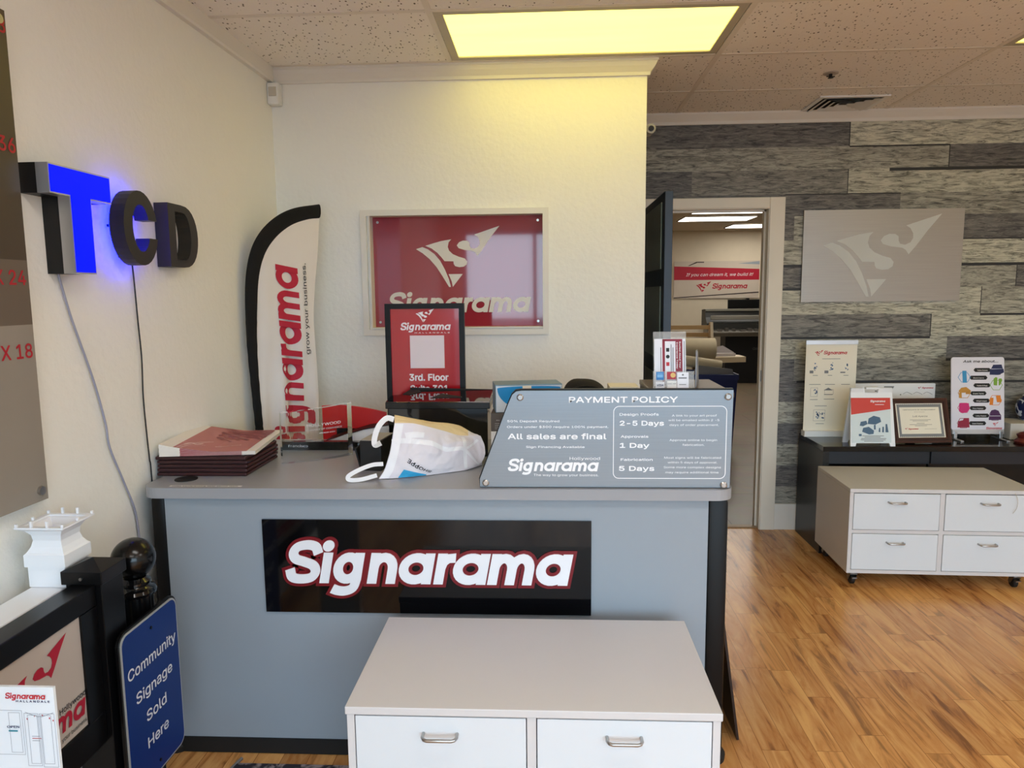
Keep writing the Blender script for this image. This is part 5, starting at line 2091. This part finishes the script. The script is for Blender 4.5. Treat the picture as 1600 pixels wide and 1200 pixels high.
# storage box behind the sign carries the cap and the paper block; narrow shelf carries the card holder
g = G()
g.box(-0.15, 0.15, -0.13, 0.17, 0.0005, 0.19, 0.003)
tag(ob('storage_box', g, black_matte, loc=(0.165, 2.52, TOP)), 'black storage box hidden behind the policy sign', 'box')
t = thing('cap', 'black fabric cap peeking over the top of the policy sign', 'cap', (0.132, 2.54, TOP + 0.191))
g = G()
def capf(u, v):
    a, b = 2 * math.pi * u, v * math.pi / 2
    r = 0.088 * math.cos(b) ** 0.7 if b < 1.55 else 0.0005
    z = 0.108 * math.sin(b) ** 0.9
    p = V((r * math.cos(a), r * 0.9 * math.sin(a), z + 0.001))
    return p * (1 + 0.04 * noise.noise(p * 22)) + V((-0.012 * math.sin(b) ** 2, 0, 0))
g.sheet(capf, 36, 14)
ob('crown', g, M('cap_black', (26, 23, 21), 0.85, bump=0.3, bscale=260), t, smooth=True)
g = G()
P = []
for k in range(13):
    a = math.pi * k / 12
    b = 0.55 + 0.35 * math.sin(a)
    P.append(V((0.086 * math.cos(a) * 0.93, -0.09 * 0.9 * math.sin(a) * 0.78, 0.028 + 0.062 * math.sin(a))))
g.tube(P, 0.005, 8)
ob('cap_band', g, M('cap_seam', (14, 13, 12), 0.9), t, smooth=True)
g = G()
g.box(-0.05, 0.05, -0.055, 0.055, 0.0005, 0.088, 0.001)
tag(ob('paper_block', g, cream_paper, loc=(0.262, 2.54, TOP + 0.1905)), 'cream paper block just above the top edge of the policy sign', 'paper')

t = thing('side_shelf', 'narrow dark brown raised shelf at the right end of the counter', 'shelf', (0.44, 2.4, TOP))
g = G()
g.box(-0.115, 0.132, -0.165, 0.185, 0.275, 0.292, 0.002)
ob('shelf_top', g, M('brown_shelf', (92, 76, 62), 0.35), t)
for x in (-0.113, 0.114):
    g = G()
    g.box(x, x + 0.016, -0.16, 0.18, 0.0005, 0.2745)
    ob('shelf_side', g, M('brown_shelf_side', (70, 58, 48), 0.4), t)
SH = TOP + 0.292
t = thing('brochure_holder', 'clear acrylic holder with card-brand stickers and leaflets on the raised shelf', 'brochure holder', (0.4, 2.33, SH))
clear_sheet = M('acrylic_sheet', (236, 240, 242), 0.05, alpha=0.22, vary=0.0)
vb = V((0, 0.03, 0.18)).normalized()
FB = Fr((0, 0.02, 0.001), (1, 0, 0), vb)
g = G()
g.fbox(FB, -0.058, 0.048, 0.0, 0.182, -0.002, 0.0)
g.box(-0.058, 0.062, -0.03, 0.02, 0.0005, 0.003)
ob('holder_back', g, clear_sheet, t)
FB2 = Fr((0, -0.024, 0.003), (1, 0, 0), V((0, 0.012, 0.06)))
g = G()
g.fbox(FB2, -0.066, 0.064, 0.0, 0.056, 0.0, 0.002)
ob('front_pocket', g, clear_sheet, t)
for x0, x1, z0, z1, c_, sub in ((-0.056, -0.032, 0.028, 0.054, (36, 120, 190), 'AMEX'), (-0.058, -0.03, 0.002, 0.022, (226, 226, 230), 'VISA'), (-0.022, 0.006, 0.03, 0.054, (170, 26, 50), ''), (-0.022, 0.008, 0.002, 0.025, (232, 232, 228), ''), (0.01, 0.046, 0.002, 0.052, (236, 236, 242), '')):
    g = G()
    g.rect(FB2, x0, x1, z0, z1, 0.003)
    s = ob('sticker', g, M('sticker', c_, 0.4), t)
    g = G()
    if sub == 'VISA':
        g.text(FB2, 'VISA', x0 + 0.003, z0 + 0.006, 0.009, w=0.021, d=0.0034, bold=0.02, shear=0.2)
        ob('sticker_print', g, navy_print, s)
    elif sub == 'AMEX':
        g.rect(FB2, x0 + 0.003, x1 - 0.003, z0 + 0.008, z0 + 0.018, 0.0034)
        g.rect(FB2, x0 + 0.003, x1 - 0.003, z0 + 0.02, z0 + 0.022, 0.0034)
        ob('sticker_print', g, M('pale_blue', (120, 180, 226), 0.4), s)
    elif c_[0] == 170:
        g.disc(FB2, x0 + 0.019, z0 + 0.013, 0.008, 0.0034)
        ob('sticker_print', g, M('gold_print', (226, 186, 110), 0.4), s)
    elif c_[0] == 232:
        g.text(FB2, 'DISC VER', x0 + 0.002, z0 + 0.012, 0.005, w=0.026, d=0.0034)
        ob('sticker_print', g, black_print, s)
    else:
        g.rect(FB2, x0 + 0.004, x0 + 0.03, z0 + 0.03, z0 + 0.034, 0.0034)
        g.rect(FB2, x0 + 0.006, x0 + 0.028, z0 + 0.01, z0 + 0.012, 0.0034)
        g.disc(FB2, x0 + 0.018, z0 + 0.042, 0.003, 0.0034)
        ob('sticker_print', g, grey_print, s)
leaf_l = thing('leaflet', 'white leaflet with maroon panel standing in the clear holder', 'leaflet', (0.4, 2.33, SH))
g = G()
g.fbox(FB, -0.056, 0.044, 0.004, 0.158, 0.001, 0.009)
ob('leaflet_sheets', g, M('leaflet_white', (232, 234, 242), 0.5), leaf_l)
g = G()
g.rect(FB, -0.03, -0.022, 0.006, 0.157, 0.0096); g.rect(FB, -0.03, 0.034, 0.15, 0.157, 0.0096)
g.rect(FB, 0.012, 0.034, 0.006, 0.15, 0.0096)
ob('maroon_print', g, M('maroon_print', (136, 20, 46), 0.45), leaf_l)
g = G()
FBr = Fr(FB.p(0, 0, 0), -FB.v, FB.u)      # sideways lettering, reading down
class Rot(Fr): pass
g.text(FBr, 'Excited About Your', -0.148, 0.024, 0.006, w=0.085, d=0.0101, bold=0.022)
g.text(FBr, 'Experience Today', -0.146, 0.015, 0.006, w=0.085, d=0.0101, bold=0.022)
ob('white_print', g, white_print, leaf_l)
g = G()
for x, a, b in ((-0.036, 0.04, 0.13), (0.039, 0.03, 0.15), (-0.003, 0.03, 0.14), (0.003, 0.05, 0.13)):
    g.rect(FB, x, x + 0.0018, a, b, 0.0101)
g.disc(FB, -0.013, 0.1, 0.006, 0.0101, n=14)
g.rect(FB, -0.018, -0.008, 0.116, 0.128, 0.0101)
ob('black_print', g, black_print, leaf_l)
g = G()
g.rect(FB, -0.018, -0.008, 0.07, 0.082, 0.0101)
ob('red_print', g, red_print, leaf_l)
g = G()
FT = Fr((0, 0, 0), (0.25, 0.97, 0), (0, 0, 1))
g.poly(FT, [(-0.05, 0.0), (0.10, 0.0), (0.02, 0.105), (-0.02, 0.12), (-0.05, 0.118)], -0.002, 0.002)
tag(ob('grey_folder', g, M('grey_folder', (150, 152, 158), 0.5), loc=(0.492, 2.41, SH + 0.0005)), 'grey slanted folder standing behind the brochure holder', 'folder')

# dark board leaning at the counter's right end
g = G()
LBF = Fr((0, 0, 0), (0, 1, 0), V((-0.062, 0, 0.44)))
g.poly(LBF, [(0, 0), (0.5, 0), (0.5, 0.445), (0, 0.445)], -0.004, 0.004)
tag(ob('leaning_board', g, M('dark_brown_board', (40, 26, 20), 0.4), loc=(0.638, 2.32, 0.003)), 'dark brown board leaning against the right end of the counter', 'board')
# ================================================================== left foreground
BLK = M('aluminium_black', (8, 8, 10), 0.3, spec=0.35)
# white vinyl rail along the wall with the post topper standing on it
t = thing('vinyl_rail', 'white vinyl sign rail running along the left wall', 'rail', (-1.24, 1.2, 0))
g = G()
g.box(-0.045, 0.042, -0.75, 0.56, 0.715, 0.8, 0.003)
ob('rail', g, vinyl, t)
for y in (-0.7, 0.5):
    g = G()
    g.box(-0.043, 0.04, y - 0.043, y + 0.043, 0.0, 0.7145, 0.003)
    ob('post', g, vinyl, t)
t = thing('post_topper', 'white vinyl flared post cap standing on the white rail', 'post cap', (-1.24, 1.705, 0.801))
g = G()
def sq(h, z): return [(-h, -h, z), (h, -h, z), (h, h, z), (-h, h, z)]
prof = [(0.047, 0.0), (0.047, 0.052), (0.052, 0.053), (0.052, 0.083), (0.047, 0.088), (0.040, 0.1), (0.036, 0.116), (0.038, 0.13), (0.047, 0.143), (0.06, 0.151), (0.062, 0.152), (0.062, 0.156), (0.05, 0.156), (0.05, 0.152), (0.044, 0.15), (0.034, 0.135), (0.032, 0.118)]
rings = [[g.bm.verts.new(p) for p in sq(h, z)] for h, z in prof]
for a, b in zip(rings, rings[1:]):
    for k in range(4):
        j = (k + 1) % 4
        g.bm.faces.new((a[k], a[j], b[j], b[k]))
g.bm.faces.new(rings[-1]); g.bm.faces.new(rings[0][::-1])
ob('cap_body', g, vinyl, t)
for sx, sy in ((-.058, -.058), (0.058, -.058), (0.058, .058), (-.058, .058), (-.02, -.058), (.02, -.058), (-.02, .058), (.02, .058), (-.058, 0), (.058, 0)):
    g = G()
    g.box(sx - 0.003, sx + 0.003, sy - 0.003, sy + 0.003, 0.156, 0.172 if abs(sx) < .05 else 0.164, 0.001)
    ob('peg', g, vinyl, t)

# black aluminium post-and-panel sign
t = thing('post_panel_sign', 'black square-post sign frame with white panel and red mark at lower left', 'sign', (-1.14, 1.69, 0))
g = G()
g.box(-0.045, 0.045, -0.045, 0.045, 0.0, 0.832, 0.002)
ob('post', g, BLK, t)
g = G()
g.box(-0.052, 0.052, -0.052, 0.052, 0.815, 0.848, 0.002)
v0 = [g.bm.verts.new(p) for p in sq(0.052, 0.848)] + [g.bm.verts.new((0, 0, 0.868))]
for k in range(4):
    g.bm.faces.new((v0[k], v0[(k + 1) % 4], v0[4]))
ob('post_cap', g, BLK, t)
g = G()
g.tube([(0.0, -0.052, 0.831), (0.0, -0.0555, 0.831)], 0.004, 10)
ob('cap_screw', g, chrome, t)
ye = -1.0
g = G()
g.box(-0.03, 0.03, ye, -0.0455, 0.762, 0.815, 0.003)
ob('top_rail', g, BLK, t)
g = G()
g.box(-0.03, 0.03, ye, -0.0455, 0.405, 0.487, 0.003)
ob('bottom_rail', g, BLK, t)
g = G()
g.box(-0.03, 0.03, -0.106, -0.0458, 0.4875, 0.7615)
ob('side_rail', g, BLK, t)
g = G()
g.box(-0.045, 0.045, ye - 0.09, ye - 0.001, 0.0, 0.832, 0.002)
ob('post', g, BLK, t)
g = G()
g.box(0.0, 0.024, ye, -0.1062, 0.4872, 0.7618)
ob('sign_panel', g, M('panel_white', (184, 176, 170), 0.35), t)
PF = Fr((0.0246, 0, 0), (0, 1, 0), (0, 0, 1))
g = G()
pr_ = M('panel_red', (168, 26, 52), 0.4)
g.logo(PF, -0.382, 0.584, 0.227, 0.0006)
ob('mark', g, pr_, t)
g = G()
g.word(PF, -0.487, 0.521, 0.38, 0.0006)
ob('red_lettering', g, pr_, t)
g = G()
g.text(PF, 'Hollywood', -0.107, 0.566, 0.019, w=0.092, align='R', d=0.0006, bold=0.004)
g.text(PF, 'The way to grow your business.', -0.107, 0.5, 0.0145, w=0.205, align='R', d=0.0006)
ob('black_lettering', g, black_print, t)

# fluted black post with a ball finial, carrying the blue street sign
t = thing('ball_post', 'round fluted black post topped by a ball, beside the counter', 'post', (-1.15, 1.875, 0))
g = G()
prof = [(0.075, 0.0), (0.075, 0.03), (0.055, 0.05), (0.044, 0.07)]
n = 48
rings = []
for r, z in prof + [(0.044, 0.69)]:
    rings.append([g.bm.verts.new((r * (1 - (0.07 if k % 4 < 2 and z >= 0.07 else 0)) * math.cos(2 * math.pi * k / n), r * (1 - (0.07 if k % 4 < 2 and z >= 0.07 else 0)) * math.sin(2 * math.pi * k / n), z)) for k in range(n)])
for a, b in zip(rings, rings[1:]):
    for k in range(n):
        j = (k + 1) % n
        g.bm.faces.new((a[k], a[j], b[j], b[k]))
g.bm.faces.new(rings[0][::-1]); g.bm.faces.new(rings[-1])
ob('fluted_shaft', g, BLK, t)
g = G()
g.lathe([(0.045, 0.6905), (0.052, 0.694), (0.054, 0.702), (0.05, 0.71), (0.04, 0.714), (0.036, 0.72), (0.041, 0.725), (0.041, 0.731), (0.034, 0.737), (0.03, 0.742)], 32)
ob('collar', g, black_gloss, t, smooth=True)
g = G()
R_ = 0.057
g.lathe([(max(0.001, R_ * math.cos(a)), 0.795 + R_ * math.sin(a)) for a in [math.radians(-68 + 158 * k / 22) for k in range(23)]], 40)
ob('ball', g, M('black_gloss_ball', (8, 8, 9), 0.2), t, smooth=True)

loc = (-1.077, 1.81, 0.21)
t = thing('street_sign', 'blue rounded sign reading Community Signage Sold Here', 'sign', loc)
F = Fr(V((-1.077, 0, 0)) - V(loc), (0, 1, 0), (0, 0, 1))
sy0, sy1, sz0_, sz1_ = 1.668, 1.94, 0.215, 0.663
g = G()
g.rrect(F, sy0 - 0.006, sy1 + 0.006, sz0_ - 0.006, sz1_ + 0.006, 0.035, -0.008, 0.0)
ob('backing', g, BLK, t)
g = G()
g.rrect(F, sy0, sy1, sz0_, sz1_, 0.03, 0.0002, 0.003)
ob('aluminium_edge', g, M('sign_edge_silver', (206, 208, 206), 0.3, metal=0.5), t)
g = G()
g.rrect(F, sy0 + 0.005, sy1 - 0.005, sz0_ + 0.005, sz1_ - 0.005, 0.026, 0.0032, 0.0042)
ob('blue_face', g, M('sign_blue', (8, 44, 112), 0.35, spec=0.35), t)
g = G()
ym = (sy0 + sy1) / 2
for s, z, w_ in (('Community', 0.535, 0.235), ('Signage', 0.458, 0.178), ('Sold', 0.386, 0.098), ('Here', 0.312, 0.103)):
    g.text(F, s, ym, z, 0.042, w=w_, d=0.0048, bold=0.01, align='C')
ob('white_lettering', g, M('sign_letters', (222, 224, 230), 0.4), t)
for z in (sz1_ - 0.035, sz0_ + 0.03):
    g = G()
    g.tube([F.p(ym, z, 0.004), F.p(ym, z, 0.0065)], 0.0045, 12)
    ob('bolt', g, BLK, t)
g = G()
ob('bracket', g.box(-0.028, -0.0085, 0.05, 0.08, 0.06, 0.09), BLK, t)
g = G()
ob('bracket', g.box(-0.028, -0.0085, 0.05, 0.08, 0.38, 0.41), BLK, t)

# white display board at the very lower left
loc = (-0.99, 1.17, 0)
t = thing('display_board', 'white printed board with red wordmark and storefront drawing at lower left corner', 'board', loc)
F = rel(XZ((0, 1.17, 0)), loc)
bx1_, bt = -0.883, 0.823
g = G()
g.fbox(F, -1.075, bx1_, 0.018, bt, -0.006, 0.0)
ob('board_sheet', g, M('board_white', (230, 238, 246), 0.35), t)
g = G()
g.box(-0.08, 0.1, -0.06, 0.09, 0.0, 0.0175, 0.003)
ob('board_foot', g, vinyl, t)
sc = 1.17 / 1130.0
def fb(x, y):      # photo pixels measured from the board's top right corner (82, 1077)
    return (bx1_ - (82 - x) * sc * 1.03, bt - (y - 1077) * sc * 1.02)
g = G()
a, b = fb(-3, 1098)
g.word(F, a, b, 72 * sc * 1.03, 0.0006)
ob('wordmark', g, red_print, t)
g = G()
for x, y in ((31, 1133), (44, 1127), (58, 1126), (70, 1131), (76, 1135)):
    a, b = fb(x, y); g.poly(F, [(a, b), (a + .003, b), (a + .0015, b - .004)][::-1], 0.0006)
a, b = fb(38, 1170); g.rect(F, a, a + 0.017, b, b + 0.0012, 0.0006)
ob('red_print', g, red_print, t)
g = G()
a, b = fb(16, 1104); g.text(F, 'H A L L A N D A L E', a, b, 0.0052, w=60 * sc, d=0.0006, bold=0.02)
a, b = fb(-4, 1151); g.text(F, 'OPEN', a, b, 0.006, w=22 * sc, d=0.0006, bold=0.01)
ob('navy_print', g, navy_print, t)
g = G()
for x0, x1, y0, y1 in ((-30, 24, 1200, 1119), (0, 20, 1196, 1123), (27, 52, 1220, 1124), (54, 80, 1222, 1124), (33, 50, 1216, 1127), (56, 74, 1216, 1127)):
    (a, b), (c_, d_) = fb(x0, y0), fb(x1, y1)
    g.ring(F, a, c_, b, d_, 0.0007, 0.0006)
for k in range(2):
    P = [fb(30 + 25 * k + 24 * q / 8, 1126 + (3.4 - 7.5 * abs(q / 8 - 0.9 + 0.8 * k)) * 1.2) for q in range(9)]
    g.stroke(F, P, 0.0005, 0.0008)
for y in (1166, 1174):
    a, b = fb(38, y); g.rect(F, a, a + 0.014, b, b + 0.001, 0.0006)
ob('grey_lines', g, M('pale_grey_lines', (150, 158, 170), 0.6), t)
g = G()
a, b = fb(-2, 1158); g.rect(F, a, a + 0.017, b, b + 0.003, 0.0006)
ob('teal_print', g, M('teal_print', (50, 140, 160), 0.5), t)

g = G()
g.tube(catmull([(-1.01, 2.16, 0.006), (-1.03, 2.08, 0.006), (-1.06, 2.03, 0.006), (-1.1, 1.97, 0.006), (-1.18, 1.94, 0.006)], 6), 0.0055, 8)
for v_ in g.bm.verts:
    v_.co -= V((-1.05, 2.05, 0.0))
tag(ob('floor_cable', g, M('grey_cable', (120, 116, 112), 0.5), loc=(-1.05, 2.05, 0.0), smooth=True), 'grey cable lying on the floor below the blue sign', 'cable')
g = G()
g.box(-0.5, 0.0, -0.55, 0.25, 0.0005, 0.009, 0.003)
tag(ob('rug', g, mat_rug(), loc=(-0.52, 1.885, 0.0)), 'dark patterned rug on the floor in front of the counter', 'rug')

# ================================================================== back room seen through the doorway
tube_white = EM('white_tube_lens', (1.0, 0.96, 0.88), LAMP_BACK)
def bl(x, y, label):
    t = thing('ceiling_light', label, 'ceiling light', (x, y, CZ), group='back room ceiling lights')
    g = G()
    g.box(0, 1.0, 0, 0.59, -0.012, -0.0005)
    ob('diffuser', g, tube_white, t)
    g = G()
    F = Fr((0, 0, -0.006), (1, 0, 0), (0, -1, 0))
    g.ring(F, -0.02, 1.02, -0.61, 0.02, 0.019, -0.005, 0.008)
    ob('light_frame', g, M('back_light_frame', (150, 138, 120), 0.6), t)
    return t
b0 = bl(1.94, 9.48, 'nearest white ceiling light seen through the doorway, topmost')
dup(b0, (1.94, 10.51, CZ), label='white ceiling light through the doorway, second one down')
dup(b0, (2.93, 11.76, CZ), label='farthest white ceiling light through the doorway, lowest of the three')
dup(b0, (1.94, 7.2, CZ), label='white ceiling light of the back room hidden above the doorway')

loc = (3.0, 12.93, 1.43)
t = thing('wall_banner', 'red and white banner on the far wall of the back room', 'banner', loc)
F = rel(XZ((0, 12.93, 0)), loc)
kq = 12.93 / 10.5
def bn(x, z): return (x * kq, 1.51 + (z - 1.51) * kq)
(xa, za), (xb, zc_) = bn(1.793, 1.428), bn(2.985, 1.95)
g = G()
g.fbox(F, xa, xb, za, zc_, 0.001, 0.004)
ob('banner_sheet', g, M('banner_cream', (206, 192, 176), 0.6), t)
h_ = zc_ - za; w_ = xb - xa
g = G()
g.poly(F, [(xa, za + h_ * 0.5), (xb, za + h_ * 0.49), (xb, za + h_ * 0.78), (xa, za + h_ * 0.87)], 0.005)
ob('red_band', g, M('banner_red', (178, 22, 48), 0.5), t)
g = G()
a, b = xa + w_ * 0.26, za + h_ * 0.17
g.logo(F, a, b, w_ * 0.18, 0.005)
ob('mark', g, M('banner_red', (178, 22, 48), 0.5), t)
g = G()
g.word(F, xa + w_ * 0.45, za + h_ * 0.26, w_ * 0.42, 0.005)
ob('red_print', g, M('banner_red', (178, 22, 48), 0.5), t)
g = G()
g.text(F, 'If you can dream it, we build it!', xa + w_ * 0.14, za + h_ * 0.6, h_ * 0.115, w=w_ * 0.78, d=0.007, shear=0.35)
ob('white_lettering', g, white_print, t)
g = G()
g.poly(F, [(xa, za + 0.004), (xb, za + h_ * 0.14), (xb, za + h_ * 0.17), (xa, za + h_ * 0.03)], 0.0055)
g.poly(F, [(xa + w_ * .16, za + h_ * .88), (xa + w_ * .18, za + h_ * .88), (xa + w_ * .27, za + h_ * .96), (xa + w_ * .35, za + h_ * .96), (xa + w_ * .35, za + h_ * .985), (xa + w_ * .26, za + h_ * .985)], 0.0055)
ob('dark_print', g, M('banner_dark', (42, 24, 26), 0.6), t)
g = G()
g.poly(F, [(xa + w_ * .75, za + h_ * .93), (xb, za + h_ * .9), (xb, za + h_ * .99)], 0.0055)
ob('grey_print', g, M('banner_grey_blue', (150, 160, 168), 0.6), t)

# wide-format plotter
loc = (3.75, 12.3, 0)
t = thing('plotter', 'black wide-format plotter on a stand in the back room', 'plotter', loc)
F = rel(XZ((0, 12.2, 0)), loc)
kp = 12.2 / 9.5
def pq(x, z): return (x * kp, 1.51 + (z - 1.51) * kp)
x0_, x1_ = 2.05 * kp, 3.9
zt = pq(0, 1.285)[1]
g = G()
g.box(2.95 - 3.75, 4.6 - 3.75, -0.1, 0.25, 0.0, 0.78)
ob('stand_skirt', g, M('plotter_black', (14, 14, 18), 0.5), t)
g = G()
pr = [(-0.12, 0.9), (-0.12, 1.0), (-0.02, 1.1), (0.02, zt), (0.3, zt), (0.3, 0.9)]
FS = Fr((x0_ - 3.75, 0, 0), (0, 1, 0), (0, 0, 1))
g.poly(FS, pr, 0.0, 1.9)
ob('plotter_body', g, M('plotter_dark_grey', (52, 52, 50), 0.45), t)
g = G()
g.box(x0_ - 3.75 + 0.06, 4.6 - 3.75, -0.16, -0.1, 1.06, 1.13, 0.01)
g.box(x0_ - 3.75, 4.6 - 3.75, -0.02, 0.2, zt - 0.02, zt + 0.012)
ob('cover', g, M('plotter_silver', (138, 134, 124), 0.4), t)
g = G()
g.box(x0_ - 3.75 + 0.02, 4.6 - 3.75, -0.35, -0.12, 0.855, 0.875)
g.box(x0_ - 3.75 + 0.02, 4.6 - 3.75, -0.1, 0.22, 0.78, 0.9)
ob('output_table', g, M('plotter_tray', (150, 146, 138), 0.4), t)
random.seed(9)
for k in range(6):
    g = G()
    xx = x0_ - 3.75 + 0.15 + 0.12 * k
    g.box(xx, xx + random.uniform(0.04, 0.09), -0.3, -0.2, 0.876, 0.876 + random.uniform(0.02, 0.06))
    ob('output_clip', g, M('plotter_parts', (96, 90, 84), 0.5), t)
g = G()
g.text(Fr((3.4 - 3.75, -0.101, 0), (1, 0, 0), (0, 0, 1)), 'GRAPHTEC', 0.0, 0.555, 0.055, w=0.4, d=0.001, bold=0.02)
ob('lettering', g, M('plotter_letter', (74, 74, 74), 0.5), t)

loc = (3.58, 12.72, 0)
t = thing('monitor', 'black monitor standing above the plotter in the back room', 'monitor', loc)
g = G()
g.box(-0.48, 0.1, -0.02, 0.02, 1.17, 1.385, 0.004)
ob('screen', g, black_satin, t)
g = G()
g.box(-0.18, -0.12, -0.015, 0.01, 1.3855, 1.41)
ob('webcam', g, black_satin, t)
g = G()
g.box(-0.22, -0.16, 0.021, 0.06, 0.0, 1.25)
g.box(-0.36, -0.02, -0.05, 0.15, 0.0, 0.02)
ob('monitor_stand', g, black_satin, t)

# work table with roll rack
loc = (1.75, 8.2, 0)
t = thing('work_table', 'cream work table in the back room behind the door', 'table', loc)
g = G()
TP_ = [(-1.2, -0.35), (-0.1, -0.32), (0.41, -0.2), (0.4, 0.02), (0.06, 0.62), (-1.2, 0.62)]
g.poly(XY((0, 0, 0)), TP_, 0.75, 0.81)
ob('table_top', g, M('table_cream', (214, 192, 156), 0.5), t)
for x, y in ((-1.1, -0.25), (0.1, -0.2), (0.0, 0.5), (-1.1, 0.5)):
    g = G()
    g.box(x - 0.03, x + 0.03, y - 0.03, y + 0.03, 0.0, 0.7495)
    ob('leg', g, M('table_leg', (120, 104, 84), 0.5), t)
TZ = 0.8105
loc = (1.62, 7.95, TZ)
t = thing('roll_rack', 'pale wooden paper roll rack on the work table', 'rack', loc)
g = G()
ks = 7.95 / 6.0
def rk(x, z): return (x * ks - 1.62, 1.51 + (z - 1.51) * ks - TZ)
xr, zr = rk(1.335, 1.27)
FS = Fr((0, 0, 0), (0, 1, 0), (0, 0, 1))
for x in (xr - 0.02, -0.75):
    g = G()
    g.poly(Fr((x, 0, 0), (0, 1, 0), (0, 0, 1)), [(-0.12, 0.0005), (0.14, 0.0005), (0.03, zr), (-0.03, zr)], 0.0, 0.03)
    ob('rack_end', g, M('rack_cream', (214, 196, 168), 0.5), t)
for z, y in ((rk(0, 1.228)[1], 0.0), (rk(0, 1.165)[1], 0.06)):
    g = G()
    g.box(-0.73, xr - 0.021, y - 0.01, y + 0.01, z - 0.022, z + 0.022)
    ob('rack_rail', g, wood_rail, t)
def roll(label, p0, p1, r, name='paper_roll'):
    p0, p1 = V(p0), V(p1)
    o = thing(name, label, 'paper roll', p0, group='paper rolls in the back room')
    g = G()
    g.tube([V((0, 0, 0)), p1 - p0], r, 24)
    ob('roll_paper', g, kraft, o, smooth=True)
    g = G()
    d_ = (p1 - p0).normalized()
    g.tube([p1 - p0 - d_ * 0.0, p1 - p0 + d_ * 0.004], r * 0.55, 18)
    ob('core', g, M('grey_core', (120, 124, 120), 0.6), o)
    return o
roll('large cream paper roll lying at the front of the rack', (1.0, 7.72, TZ + 0.112), (1.755, 7.72, TZ + 0.112), 0.11)
roll('slimmer cream paper roll near the rack top, second one', (1.0, 8.18, TZ + 0.062), (1.46, 8.18, TZ + 0.062), 0.06)
g = G()
g.box(-0.12, 0.12, -0.1, 0.1, 0.0, 0.03, rot=Matrix.Rotation(0.3, 3, 'Z'))
g.poly(XZ((0, 0.02, 0)), [(-0.13, 0.031), (0.15, 0.031), (0.02, 0.11), (-0.12, 0.08)], -0.01, 0.01)
tag(ob('paper_pile', g, M('paper_grey_white', (196, 188, 186), 0.7), loc=(1.925, 8.14, TZ + 0.0008)), 'crumpled grey-white papers on the work table right of the rack', 'paper')
# bin with rolls leaning out
loc = (1.62, 7.0, 0)
t = thing('storage_bin', 'blue plastic bin under the work table in the back room', 'bin', loc)
kb = 7.0 / 6.0
zt_ = 1.51 + (0.86 - 1.51) * kb
g = G()
rb, rt_ = 0.86, 1.0
def bq(k, z): return [(-0.3 * k, -0.22 * k, z), (0.14 * k, -0.22 * k, z), (0.14 * k, 0.22 * k, z), (-0.3 * k, 0.22 * k, z)]
rings = [[g.bm.verts.new(p) for p in bq(k, z)] for k, z in ((0.82, 0.0), (1.0, zt_ - 0.05), (1.06, zt_ - 0.05), (1.06, zt_), (1.0, zt_), (0.96, zt_ - 0.02), (0.8, 0.02))]
for a, b in zip(rings, rings[1:]):
    for k in range(4):
        j = (k + 1) % 4
        g.bm.faces.new((a[k], a[j], b[j], b[k]))
g.bm.faces.new(rings[0][::-1]); g.bm.faces.new(rings[-1])
ob('bin_body', g, M('bin_blue', (30, 42, 104), 0.4), t)
g = G()
g.poly(XZ((0, -0.1, 0)), [(-0.26, zt_ - 0.01), (0.13, zt_ - 0.01), (0.12, zt_ + 0.035), (-0.2, zt_ + 0.075)], -0.006, 0.006)
ob('bin_liner', g, M('bin_liner_grey', (150, 148, 146), 0.6), t)
roll('cream paper roll lying slanted on top of the blue bin', (1.05, 7.02, zt_ + 0.15), (1.66, 7.02, zt_ + 0.055), 0.052)
